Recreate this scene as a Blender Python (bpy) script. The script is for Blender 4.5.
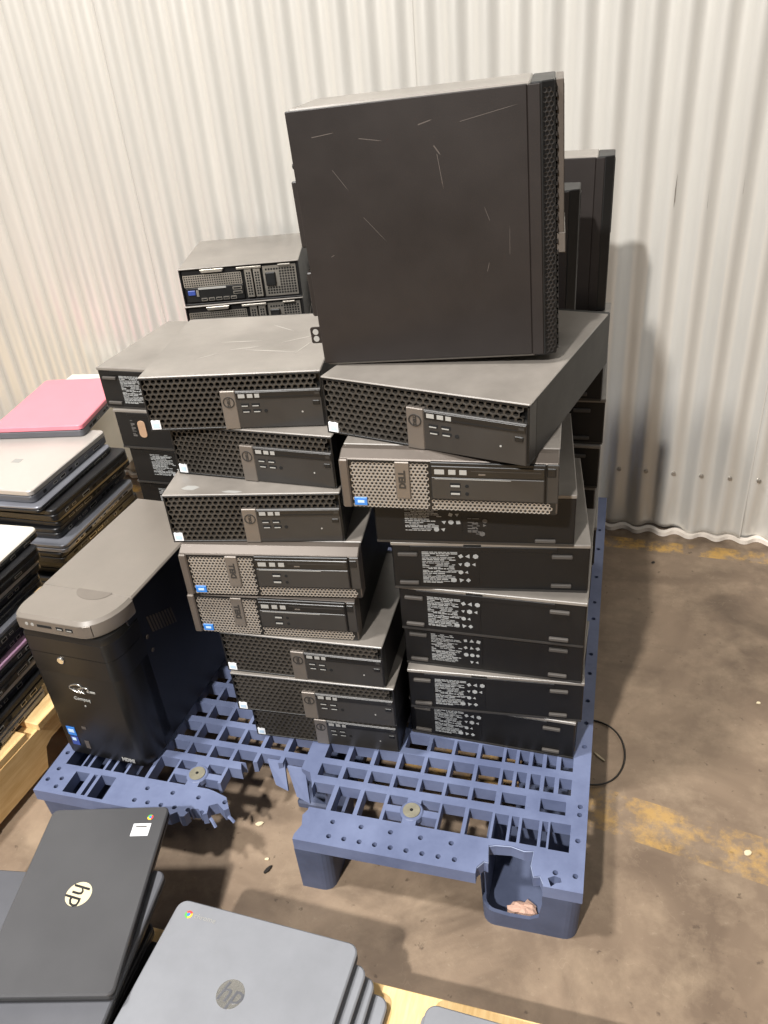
import bpy, bmesh, math, random
from mathutils import Matrix, Vector
for o in list(bpy.data.objects): bpy.data.objects.remove(o, do_unlink=True)
scene = bpy.context.scene
COL = scene.collection
rnd = random.Random(7)

# ------------------------------------------------------------------ camera
cam_data = bpy.data.cameras.new('camera')
cam = bpy.data.objects.new('camera', cam_data); COL.objects.link(cam)
cam_data.sensor_fit = 'VERTICAL'; cam_data.sensor_height = 36.0
cam_data.lens = 797.6 / 1024 * 36.0
cam_data.clip_start = 0.02
_r = Vector((0.96303092, 0.25755168, -0.0789847))
_d = Vector((0.0704501, -0.52377383, -0.8489392))
_f = Vector((-0.26001583, 0.81199021, -0.52255493))
m = Matrix.Identity(4)
for i in range(3):
    m[i][0] = _r[i]; m[i][1] = -_d[i]; m[i][2] = -_f[i]
m[0][3], m[1][3], m[2][3] = -0.01766, -0.78182, 1.32601
cam.matrix_world = m
scene.camera = cam

# ------------------------------------------------------------------ world, lights, exposure
world = bpy.data.worlds.new('world'); scene.world = world
world.use_nodes = True
bg = world.node_tree.nodes['Background']
bg.inputs[0].default_value = (1.0, 0.97, 0.93, 1); bg.inputs[1].default_value = 0.15

def area(name, loc, target, size, power, color=(1, 0.972, 0.94)):
    l = bpy.data.lights.new(name, 'AREA'); l.shape = 'DISK'; l.size = size; l.energy = power; l.color = color
    o = bpy.data.objects.new(name, l); COL.objects.link(o); o.location = loc
    o.rotation_euler = (Vector(target) - Vector(loc)).to_track_quat('-Z', 'Y').to_euler()
    return o
area('high_bay_lamp', (-1.05, -3.6, 4.4), (-0.2, 0.6, 0.5), 0.2, 440)
area('high_bay_lamp', (-1.9, -0.95, 4.9), (-0.3, 0.5, 0.2), 0.4, 255)
area('high_bay_lamp', (2.6, -1.6, 5.0), (0.0, 0.6, 0.2), 0.6, 35)
vs = scene.view_settings
vs.view_transform = 'Standard'; vs.look = 'None'; vs.gamma = 1.0; vs.exposure = 0.0; vs.use_curve_mapping = False

# ------------------------------------------------------------------ materials
def lin(c):
    def f(v):
        v /= 255.0
        return v / 12.92 if v <= 0.04045 else ((v + 0.055) / 1.055) ** 2.4
    return (f(c[0]), f(c[1]), f(c[2]), 1)
def mat(name, rgb, rough=0.5, metal=0.0, var=0.0, scale=8.0, bump=0.0, bscale=120.0, spec=0.5, rgb2=None, coat=0.0, stretch=None):
    m = bpy.data.materials.new(name); m.use_nodes = True
    nt = m.node_tree; N = nt.nodes; L = nt.links
    b = N['Principled BSDF']
    b.inputs['Roughness'].default_value = rough; b.inputs['Metallic'].default_value = metal
    b.inputs['Specular IOR Level'].default_value = spec
    b.inputs['Coat Weight'].default_value = coat
    c1 = lin(rgb); b.inputs['Base Color'].default_value = c1
    if var > 0 or rgb2 or bump:
        tc = N.new('ShaderNodeTexCoord'); oi = N.new('ShaderNodeObjectInfo')
        ad = N.new('ShaderNodeVectorMath'); ad.operation = 'ADD'
        sc = N.new('ShaderNodeVectorMath'); sc.operation = 'SCALE'; sc.inputs['Scale'].default_value = 13.0
        cx = N.new('ShaderNodeCombineXYZ')
        for k in range(3): L.new(oi.outputs['Random'], cx.inputs[k])
        L.new(cx.outputs[0], sc.inputs[0]); L.new(tc.outputs['Object'], ad.inputs[0]); L.new(sc.outputs[0], ad.inputs[1])
        vec = ad.outputs[0]
        if stretch:
            mp = N.new('ShaderNodeMapping'); mp.inputs['Scale'].default_value = stretch
            L.new(vec, mp.inputs[0]); vec = mp.outputs[0]
    if var > 0 or rgb2:
        n = N.new('ShaderNodeTexNoise'); n.inputs['Scale'].default_value = scale; n.inputs['Detail'].default_value = 5; n.inputs['Roughness'].default_value = 0.65
        L.new(vec, n.inputs['Vector'])
        r = N.new('ShaderNodeValToRGB'); r.color_ramp.elements[0].position = 0.32; r.color_ramp.elements[1].position = 0.72
        if rgb2: r.color_ramp.elements[0].color = c1; r.color_ramp.elements[1].color = lin(rgb2)
        else:
            r.color_ramp.elements[0].color = tuple(v * (1 - var) for v in c1[:3]) + (1,)
            r.color_ramp.elements[1].color = tuple(min(1, v * (1 + var)) for v in c1[:3]) + (1,)
        L.new(n.outputs['Fac'], r.inputs['Fac']); L.new(r.outputs[0], b.inputs['Base Color'])
        mr = N.new('ShaderNodeMapRange'); mr.inputs['To Min'].default_value = max(0.02, rough - 0.08); mr.inputs['To Max'].default_value = min(1, rough + 0.1)
        L.new(n.outputs['Fac'], mr.inputs['Value']); L.new(mr.outputs[0], b.inputs['Roughness'])
    if bump:
        n2 = N.new('ShaderNodeTexNoise'); n2.inputs['Scale'].default_value = bscale; n2.inputs['Detail'].default_value = 3
        L.new(vec, n2.inputs['Vector'])
        bp = N.new('ShaderNodeBump'); bp.inputs['Strength'].default_value = bump; bp.inputs['Distance'].default_value = 0.001
        L.new(n2.outputs['Fac'], bp.inputs['Height']); L.new(bp.outputs[0], b.inputs['Normal'])
    return m

M = {}
M['case'] = mat('dark_steel_case', (100, 95, 89), 0.34, 0.0, 0.0, 5, 0.12, 500, 0.6, rgb2=(134, 128, 121))
M['case_black'] = mat('black_painted_case', (16, 15, 15), 0.5, 0.0, 0.25, 11, 0.1, 500, 0.35)
M['tower_side'] = mat('brown_black_painted_panel', (33, 28, 26), 0.46, 0.0, 0.2, 6, 0.1, 600, 0.45)
M['plastic_black'] = mat('black_plastic', (14, 14, 14), 0.45, 0, 0.2, 20)
M['panel_dark'] = mat('charcoal_plastic', (45, 43, 41), 0.42, 0, 0.15, 15)
M['lid_scuff'] = mat('pale_lid_scuff', (168, 163, 156), 0.5)
M['grille_dark'] = mat('dark_grille', (40, 37, 35), 0.4, 0, 0.15, 15)
M['badge_tan'] = mat('tan_badge', (164, 134, 108), 0.5, 0, 0.15, 30)
M['closure'] = mat('pale_closure_strip', (214, 204, 192), 0.6, 0, 0.1, 20)
M['honeycomb'] = mat('bronze_grey_honeycomb', (66, 62, 57), 0.36, 0.3, 0.2, 9)
M['void'] = mat('unlit_interior', (7, 7, 7), 0.9)
M['silver_mesh'] = mat('grey_metallic_mesh', (164, 157, 148), 0.34, 0.5, 0.12, 9)
M['strip'] = mat('taupe_metal_strip', (112, 105, 98), 0.35, 0.4, 0.1, 9)
M['strip_dark'] = mat('dark_taupe_metal', (92, 84, 77), 0.38, 0.3, 0.1, 9)
M['icon'] = mat('pale_grey_plastic', (150, 149, 145), 0.45)
M['white'] = mat('white_paper', (228, 230, 232), 0.55)
M['blue_sticker'] = mat('blue_sticker', (52, 120, 200), 0.35)
M['paleblue'] = mat('pale_blue_sticker', (185, 208, 226), 0.4)
M['rubber'] = mat('grey_rubber_foot', (70, 66, 62), 0.7)
M['zinc'] = mat('zinc_plated_steel', (176, 170, 160), 0.35, 0.8, 0.15, 20)
M['gloss_black'] = mat('glossy_black_plastic', (20, 19, 18), 0.36, 0, 0.15, 10, coat=0.0)
M['navy_black'] = mat('blue_black_painted_steel', (20, 22, 30), 0.45, 0, 0.15, 12)
M['taupe_top'] = mat('dusty_taupe_lid', (116, 109, 101), 0.4, 0, 0.1, 7, 0.1, 500)
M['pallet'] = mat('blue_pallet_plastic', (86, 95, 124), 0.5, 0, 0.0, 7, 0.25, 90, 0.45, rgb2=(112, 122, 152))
M['pallet_shaded'] = mat('shaded_blue_pallet_plastic', (64, 71, 92), 0.6, 0, 0.0, 9, 0.25, 90, 0.4, rgb2=(84, 92, 116))  # feet and runners: shade put into a darker copy of the deck blue
M['pale_break'] = mat('whitened_torn_plastic', (148, 158, 184), 0.7, 0, 0.2, 60)
M['grommet'] = mat('grey_rubber_grommet', (120, 116, 100), 0.7, 0, 0.2, 60)
M['foam'] = mat('torn_pink_foam', (186, 152, 134), 0.9, 0, 0.15, 60, 0.5, 120)
M['wood'] = mat('pine_board', (222, 182, 122), 0.65, 0, 0, 14, 0.25, 160, 0.3, rgb2=(244, 212, 156), stretch=(1, 7, 7))
M['lap_black'] = mat('matte_black_laptop_lid', (72, 72, 74), 0.36, 0, 0.08, 5)
M['lap_black2'] = mat('black_laptop_plastic', (26, 26, 28), 0.4, 0, 0.2, 8)
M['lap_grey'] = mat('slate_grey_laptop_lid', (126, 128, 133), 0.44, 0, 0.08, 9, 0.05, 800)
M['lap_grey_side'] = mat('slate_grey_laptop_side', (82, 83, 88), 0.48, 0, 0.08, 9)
M['lap_silver'] = mat('silver_laptop_lid', (186, 180, 174), 0.4, 0.35, 0.06, 6)
M['lap_white'] = mat('off_white_laptop_lid', (214, 208, 196), 0.45, 0, 0.06, 6)
M['lap_pink'] = mat('pink_laptop_lid', (226, 128, 142), 0.35, 0, 0.05, 20)
M['lap_steel'] = mat('steel_grey_laptop', (128, 130, 138), 0.38, 0.4, 0.1, 8)
M['lap_tan'] = mat('tan_laptop_edge', (170, 156, 120), 0.5, 0, 0.1, 8)
M['lap_lilac'] = mat('lilac_laptop_edge', (190, 150, 180), 0.4, 0, 0.1, 8)
M['carton'] = mat('white_carton', (226, 220, 206), 0.7, 0, 0.06, 6)
M['chrome_logo'] = mat('polished_logo_metal', (200, 198, 192), 0.2, 0.9)
M['cream_logo'] = mat('cream_logo_metal', (222, 210, 176), 0.35, 0.2)
M['red'] = mat('red_print', (205, 70, 60), 0.5); M['green'] = mat('green_print', (90, 170, 80), 0.5); M['yellow'] = mat('yellow_print', (232, 190, 60), 0.5)
M['blue'] = mat('blue_print', (60, 120, 220), 0.5)
M['cable'] = mat('black_cable', (26, 22, 18), 0.5)
M['debris'] = mat('pale_debris', (206, 192, 160), 0.7, 0, 0.2, 40)
M['scuff'] = mat('pale_scuff', (78, 71, 66), 0.6)
M['port_blue'] = mat('blue_connector', (50, 70, 140), 0.4)
M['port_red'] = mat('dull_red_connector', (140, 80, 76), 0.5)
M['green_board'] = mat('green_circuit_edge', (70, 120, 92), 0.5)

M['print'] = mat('pale_grey_print', (150, 152, 152), 0.55)
M['print_dim'] = mat('worn_grey_print', (92, 90, 88), 0.6)

# ------------------------------------------------------------------ mesh helpers
class MB:
    def __init__(s): s.v = []; s.f = []; s.mi = []; s.cur = 0
    def face(s, idx): s.f.append(idx); s.mi.append(s.cur)
    def add(s, vs, fs):
        b = len(s.v); s.v += [tuple(v) for v in vs]
        for f in fs: s.face([b + i for i in f])
        return s
    def box(s, x0, x1, y0, y1, z0, z1):
        return s.add([(x0, y0, z0), (x1, y0, z0), (x1, y1, z0), (x0, y1, z0), (x0, y0, z1), (x1, y0, z1), (x1, y1, z1), (x0, y1, z1)],
              [(0, 3, 2, 1), (4, 5, 6, 7), (0, 1, 5, 4), (1, 2, 6, 5), (2, 3, 7, 6), (3, 0, 4, 7)])
    def prism(s, pts, a0, a1, axis='z'):
        # pts: outline in the plane of the two other axes (x,y)|(x,z)|(y,z)
        n = len(pts)
        def P(p, a):
            return (p[0], p[1], a) if axis == 'z' else ((p[0], a, p[1]) if axis == 'y' else (a, p[0], p[1]))
        vs = [P(p, a0) for p in pts] + [P(p, a1) for p in pts]
        fs = [tuple(range(n - 1, -1, -1)), tuple(range(n, 2 * n))] + [(i, (i + 1) % n, n + (i + 1) % n, n + i) for i in range(n)]
        return s.add(vs, fs)
    def cyl(s, c, r, a0, a1, axis='z', n=16):
        k = {'z': (0, 1), 'y': (0, 2), 'x': (1, 2)}[axis]
        return s.prism([(c[0] + r * math.cos(2 * math.pi * i / n), c[1] + r * math.sin(2 * math.pi * i / n)) for i in range(n)], a0, a1, axis)
    def tube(s, pts, r, n=6):
        P = [Vector(p) for p in pts]; b = len(s.v)
        for i, p in enumerate(P):
            t = (P[min(i + 1, len(P) - 1)] - P[max(i - 1, 0)]).normalized()
            u = t.cross(Vector((0, 0, 1)));
            if u.length < 1e-4: u = Vector((1, 0, 0))
            u.normalize(); w = t.cross(u)
            for k in range(n):
                a = 2 * math.pi * k / n; s.v.append(tuple(p + u * r * math.cos(a) + w * r * math.sin(a)))
        for i in range(len(P) - 1):
            for k in range(n):
                s.face([b + i * n + k, b + i * n + (k + 1) % n, b + (i + 1) * n + (k + 1) % n, b + (i + 1) * n + k])
        s.face([b + k for k in range(n)]); s.face([b + (len(P) - 1) * n + k for k in range(n)])
        return s
    def mesh(s, name, mats, bevel=0.0, smooth=False, segs=1):
        me = bpy.data.meshes.new(name); me.from_pydata(s.v, [], s.f)
        for mm in (mats if isinstance(mats, (list, tuple)) else [mats]): me.materials.append(M[mm] if isinstance(mm, str) else mm)
        for p, i in zip(me.polygons, s.mi): p.material_index = i
        bm = bmesh.new(); bm.from_mesh(me)
        bmesh.ops.recalc_face_normals(bm, faces=bm.faces)
        if bevel > 0:
            es = [e for e in bm.edges if len(e.link_faces) == 2 and e.calc_face_angle(0) > 0.5]
            bmesh.ops.bevel(bm, geom=es, offset=bevel, segments=segs, affect='EDGES', profile=0.5, clamp_overlap=True)
        if smooth:
            for f in bm.faces: f.smooth = True
        bm.to_mesh(me); bm.free(); me.update()
        return me

def soften(me, deg=35):
    for p in me.polygons: p.use_smooth = True
    me.set_sharp_from_angle(angle=math.radians(deg)); return me
def link(name, me, parent=None, loc=(0, 0, 0), rot=(0, 0, 0), **props):
    o = bpy.data.objects.new(name, me); COL.objects.link(o)
    o.parent = parent; o.location = loc; o.rotation_euler = rot
    for k, v in props.items(): o[k] = v
    return o
def thing(name, label, cat, loc=(0, 0, 0), yaw=0.0, group=None, scale=None):
    o = bpy.data.objects.new(name, None); COL.objects.link(o); o.empty_display_size = 0.05
    o.location = loc; o.rotation_euler = (0, 0, math.radians(yaw))
    if scale: o.scale = scale
    o['label'] = label; o['category'] = cat
    if group: o['group'] = group
    return o
class Template:
    # parts: (name, mesh, parent index or -1, optional label)
    def __init__(s): s.p = []
    def add(s, name, me, parent=-1, label=None): s.p.append((name, me, parent, label)); return len(s.p) - 1
    def place(s, name, label, cat, loc, yaw, group=None, scale=None):
        root = thing(name, label, cat, loc, yaw, group, scale); made = []
        for n, me, pa, lb in s.p:
            o = link(n, me, root if pa < 0 else made[pa]); made.append(o)
            if lb: o['label'] = lb
        return root
def boxm(name, mat_, x0, x1, y0, y1, z0, z1, bevel=0.0): return MB().box(x0, x1, y0, y1, z0, z1).mesh(name, mat_, bevel)

_txt = {}
def text_mesh(s, size, mat_, face='-y', rotz=0.0, loc=(0, 0, 0), depth=0.0004, shear=0.0, bold=0.0):
    cu = bpy.data.curves.new('txt', 'FONT'); cu.body = s; cu.size = size; cu.extrude = depth; cu.shear = shear; cu.offset = bold
    cu.align_x = 'CENTER'; cu.align_y = 'CENTER'; cu.resolution_u = 2
    o = bpy.data.objects.new('txt', cu); COL.objects.link(o)
    dg = bpy.context.evaluated_depsgraph_get(); me = bpy.data.meshes.new_from_object(o.evaluated_get(dg))
    bpy.data.objects.remove(o, do_unlink=True); bpy.data.curves.remove(cu)
    X = Matrix.Rotation(math.radians(rotz), 4, 'Z')
    if face == '-y': X = Matrix.Rotation(math.pi / 2, 4, 'X') @ X
    if face == '+x': X = Matrix.Rotation(math.pi / 2, 4, 'Z') @ Matrix.Rotation(math.pi / 2, 4, 'X') @ X
    me.transform(Matrix.Translation(loc) @ X)
    me.materials.clear(); me.materials.append(M[mat_])
    return me

def hexplate(x0, x1, z0, z1, pitch, rib, y0, depth, skip=None):
    # perforated honeycomb plate facing -y, real openings
    mb = MB(); R = pitch / math.sqrt(3); r = R - rib / math.sqrt(3) * 1.0
    row = 0; z = z0 + R
    while z + R * 0.9 <= z1 + 1e-6:
        x = x0 + pitch / 2 + (pitch / 2 if row % 2 else 0)
        while x + pitch / 2 <= x1 + 1e-6:
            if not (skip and skip(x, z)):
                b = len(mb.v)
                for rad, y in ((R, y0), (r, y0 + 0.0004), (r * 0.92, y0 + depth)):
                    for k in range(6):
                        a = math.pi / 6 + k * math.pi / 3
                        mb.v.append((x + rad * math.cos(a), y, z + rad * math.sin(a)))
                for k in range(6):
                    j = (k + 1) % 6
                    mb.face([b + k, b + j, b + 6 + j, b + 6 + k]); mb.face([b + 6 + k, b + 6 + j, b + 12 + j, b + 12 + k])
            x += pitch
        z += R * 1.5; row += 1
    return mb
def rrect(x0, x1, y0, y1, r, n=5):
    pts = []
    for cx, cy, a0 in ((x1 - r, y1 - r, 0), (x0 + r, y1 - r, 90), (x0 + r, y0 + r, 180), (x1 - r, y0 + r, 270)):
        for k in range(n + 1):
            a = math.radians(a0 + 90 * k / n); pts.append((cx + r * math.cos(a), cy + r * math.sin(a)))
    return pts
def slab(x0, x1, y0, y1, z0, z1, r, e=0.0015):
    # rounded-corner slab with softened top and bottom rim
    mb = MB(); n = None
    loops = []
    for inset, z in ((e, z0), (0, z0 + e), (0, z1 - e), (e, z1)):
        pts = rrect(x0 + inset, x1 - inset, y0 + inset, y1 - inset, max(r - inset, 0.001)); n = len(pts)
        b = len(mb.v); mb.v += [(p[0], p[1], z) for p in pts]; loops.append(b)
    for a, b in zip(loops, loops[1:]):
        for i in range(n): mb.face([a + i, a + (i + 1) % n, b + (i + 1) % n, b + i])
    mb.face([loops[0] + i for i in range(n)][::-1]); mb.face([loops[-1] + i for i in range(n)])
    return mb
def boolean(me, cutter):
    a = bpy.data.objects.new('a', me); b = bpy.data.objects.new('b', cutter)
    COL.objects.link(a); COL.objects.link(b)
    md = a.modifiers.new('cut', 'BOOLEAN'); md.operation = 'DIFFERENCE'; md.solver = 'EXACT'; md.object = b; md.use_self = False
    dg = bpy.context.evaluated_depsgraph_get(); dg.update()
    out = bpy.data.meshes.new_from_object(a.evaluated_get(dg))
    bpy.data.objects.remove(a, do_unlink=True); bpy.data.objects.remove(b, do_unlink=True)
    return out

# ------------------------------------------------------------------ setting: floor
def floor_material():
    m = bpy.data.materials.new('stained_concrete'); m.use_nodes = True
    nt = m.node_tree; N = nt.nodes; L = nt.links; b = N['Principled BSDF']
    tc = N.new('ShaderNodeTexCoord'); V = tc.outputs['Object']
    def noise(scale, detail=6, rough=0.6, vec=V, dist=0.0):
        n = N.new('ShaderNodeTexNoise'); n.inputs['Scale'].default_value = scale; n.inputs['Detail'].default_value = detail
        n.inputs['Roughness'].default_value = rough; n.inputs['Distortion'].default_value = dist; L.new(vec, n.inputs['Vector']); return n.outputs['Fac']
    def ramp(fac, p0, p1):
        r = N.new('ShaderNodeMapRange'); r.inputs['From Min'].default_value = p0; r.inputs['From Max'].default_value = p1; L.new(fac, r.inputs['Value']); return r.outputs[0]
    def mix(fac, a, c):
        x = N.new('ShaderNodeMix'); x.data_type = 'RGBA'; L.new(fac, x.inputs['Factor'])
        if isinstance(a, tuple): x.inputs['A'].default_value = a
        else: L.new(a, x.inputs['A'])
        if isinstance(c, tuple): x.inputs['B'].default_value = c
        else: L.new(c, x.inputs['B'])
        return x.outputs['Result']
    def math2(op, a, c):
        x = N.new('ShaderNodeMath'); x.operation = op
        for k, q in enumerate((a, c)):
            if isinstance(q, (int, float)): x.inputs[k].default_value = q
            else: L.new(q, x.inputs[k])
        return x.outputs[0]
    big = noise(2.3, 5, 0.6, V, 0.8); mid = noise(9, 7, 0.7); fine = noise(70, 5, 0.7)
    col = mix(ramp(big, 0.36, 0.66), lin((98, 82, 67)), lin((140, 121, 101)))
    col = mix(math2('MULTIPLY', ramp(mid, 0.46, 0.74), 0.55), col, lin((160, 141, 118)))
    col = mix(math2('MULTIPLY', ramp(noise(3.4, 5, 0.55, V, 1.2), 0.52, 0.66), 0.6), col, lin((78, 64, 51)))
    col = mix(math2('MULTIPLY', ramp(fine, 0.62, 0.80), 0.22), col, lin((196, 182, 160)))
    col = mix(math2('MULTIPLY', ramp(noise(45, 3, 0.6), 0.66, 0.72), 0.7), col, lin((74, 60, 48)))
    # worn yellow floor lines
    sp = N.new('ShaderNodeSeparateXYZ'); L.new(V, sp.inputs[0])
    def stripe(a, bb, half):     # |y - (a + b x)| < half
        yy = math2('SUBTRACT', sp.outputs[1], math2('ADD', math2('MULTIPLY', sp.outputs[0], bb), a))
        return math2('LESS_THAN', math2('ABSOLUTE', yy, 0), half)
    wear = ramp(noise(11, 8, 0.75), 0.46, 0.60)
    wob = noise(5, 3)
    for a, bb, half, k in ((1.212, -0.06, 0.028, 0.62), (0.285, -0.2, 0.05, 0.36)):
        f = math2('MULTIPLY', math2('MULTIPLY', stripe(a, bb, half), wear), k)
        col = mix(f, col, lin((214, 166, 66)))
    # patchy dark brown line along the wall foot
    yy = math2('SUBTRACT', sp.outputs[1], math2('ADD', math2('MULTIPLY', sp.outputs[0], -0.066), 1.284))
    d = math2('MULTIPLY', ramp(yy, -0.10, -0.02), ramp(noise(14, 5), 0.35, 0.6))
    col = mix(math2('MULTIPLY', d, 0.75), col, lin((62, 46, 30)))
    # cracks
    w = N.new('ShaderNodeTexVoronoi'); w.feature = 'DISTANCE_TO_EDGE'; w.inputs['Scale'].default_value = 1.7
    dv = N.new('ShaderNodeVectorMath'); dv.operation = 'ADD'
    nn = N.new('ShaderNodeTexNoise'); nn.inputs['Scale'].default_value = 3; nn.inputs['Detail'].default_value = 5; L.new(V, nn.inputs['Vector'])
    L.new(V, dv.inputs[0]); L.new(nn.outputs['Color'], dv.inputs[1]); L.new(dv.outputs[0], w.inputs['Vector'])
    crack = math2('MULTIPLY', math2('LESS_THAN', w.outputs['Distance'], 0.0012), 0.08)
    col = mix(crack, col, lin((182, 166, 142)))
    L.new(col, b.inputs['Base Color'])
    rr = N.new('ShaderNodeMapRange'); rr.inputs['To Min'].default_value = 0.42; rr.inputs['To Max'].default_value = 0.72; L.new(big, rr.inputs['Value']); L.new(rr.outputs[0], b.inputs['Roughness'])
    bp = N.new('ShaderNodeBump'); bp.inputs['Strength'].default_value = 0.25; bp.inputs['Distance'].default_value = 0.002; L.new(fine, bp.inputs['Height']); L.new(bp.outputs[0], b.inputs['Normal'])
    return m
M['floor'] = floor_material()
fl = MB().add([(-6, -6, 0), (6, -6, 0), (6, 3, 0), (-6, 3, 0)], [(0, 1, 2, 3)])
link('floor', fl.mesh('floor', 'floor'), kind='structure')

# ------------------------------------------------------------------ setting: corrugated wall, sheet by sheet
def wall_material():
    m = mat('galvanised_sheet', (202, 199, 192), 0.32, 0.32, 0.05, 3, 0.0, 100, 0.5, stretch=(3, 3, 0.4))
    return m
M['sheet'] = wall_material()
M['sheet_mark'] = mat('dark_sheet_slit', (96, 90, 82), 0.7)
WY, WA, PITCH, AMP = 1.292, math.radians(-3.78), 0.0723, 0.0085
wdir = Vector((math.cos(WA), math.sin(WA), 0)); wn = Vector((math.sin(WA), -math.cos(WA), 0))   # wn points to the room
wall = bpy.data.objects.new('wall_back', None); COL.objects.link(wall); wall['kind'] = 'structure'
def wall_pt(t, z, out): p = Vector((0, WY, z)) + wdir * t + wn * out; return p
def prof(t): 
    s = math.sin(2 * math.pi * t / PITCH); return AMP * (s * (1 - 0.18 * abs(s)) * 1.2)
def sheet(t0, ribs, off, zb, seed):
    rr = random.Random(seed); mb = MB(); seg = 14; n = ribs * seg + 4
    zs = [zb, zb + 0.015, zb + 0.05, zb + 0.09, zb + 0.13, zb + 0.17, zb + 0.3, 1.0, 2.0, 3.4]
    ph = [rr.uniform(0, 6.28) for _ in range(4)]
    ts = [t0 + PITCH * i / seg for i in range(n)]
    for j, z in enumerate(zs):
        damage = max(0.0, 1 - (z - zb) / 0.14)
        for t in ts:
            o = prof(t) + off
            o += damage * (0.006 * math.sin(t * 21 + ph[0]) + 0.004 * math.sin(t * 47 + ph[1]))
            zz = z + (0.006 * math.sin(t * 13 + ph[2]) + 0.004 * math.sin(t * 39 + ph[3]) if j < 2 else 0)
            mb.v.append(tuple(wall_pt(t, zz, o)))
    for j in range(len(zs) - 1):
        for i in range(n - 1): mb.face([j * n + i, j * n + i + 1, (j + 1) * n + i + 1, (j + 1) * n + i])
    me = mb.mesh('corrugated_panel', 'sheet', smooth=True)
    o = link('corrugated_panel', me, wall)
    md = o.modifiers.new('sheet_thickness', 'SOLIDIFY'); md.thickness = 0.0012; md.offset = 0
    return o
RIBS = 12; T_SEAM = 0.372
for k in range(-5, 2):
    sheet(T_SEAM + k * RIBS * PITCH - 0.25 * PITCH, RIBS, 0.0015 * (k % 2), 0.012 + 0.006 * (k % 2), 40 + k)
for k in range(-5, 1):
    mb = MB(); t0 = T_SEAM + k * RIBS * PITCH - 0.25 * PITCH; n = RIBS * 10 + 1
    for z, e in ((.0003, .012), (.012, .011), (.014, -.002), (.0003, -.002)):
        mb.v += [tuple(wall_pt(t0 + PITCH * i / 10, z, prof(t0 + PITCH * i / 10) * 1.15 + e + .003 * math.sin((t0 + PITCH * i / 10) * 9))) for i in range(n)]
    for j in range(4):
        for i in range(n - 1): mb.face([j * n + i, j * n + i + 1, ((j + 1) % 4) * n + i + 1, ((j + 1) % 4) * n + i])
    link('closure_strip', mb.mesh('closure_strip', 'closure', smooth=False), wall)
for k in range(-3, 6):
    t = 0.372 - 0.0723 * (k + 1) + PITCH * 0.25 + 0.0; 
    zc = 0.20
    mb = MB(); p = wall_pt(t, zc, prof(t) + 0.003)
    mb.cyl((p.x, zc), 0.006, p.y - 0.004, p.y + 0.003, 'y', 10)
    link('screw_head', mb.mesh('screw_head', 'zinc', 0.001), wall)
for t, z, h in ((0.10, 0.94, 0.075), (0.172, 0.92, 0.06), (0.244, 0.95, 0.06)):
    mb = MB(); p = wall_pt(t, z, prof(t) + 0.0016); u = wdir * 0.0016
    mb.add([p + Vector((0, 0, -h / 2)), p + u + Vector((0, 0, -h * 0.3)), p + u * 0.6 + Vector((0, 0, h / 2)), p - u * 0.6], [(0, 1, 2, 3)])
    o = link('dent_mark', mb.mesh('dent_mark', 'sheet_mark'), wall)
    md = o.modifiers.new('t', 'SOLIDIFY'); md.thickness = 0.001

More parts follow.
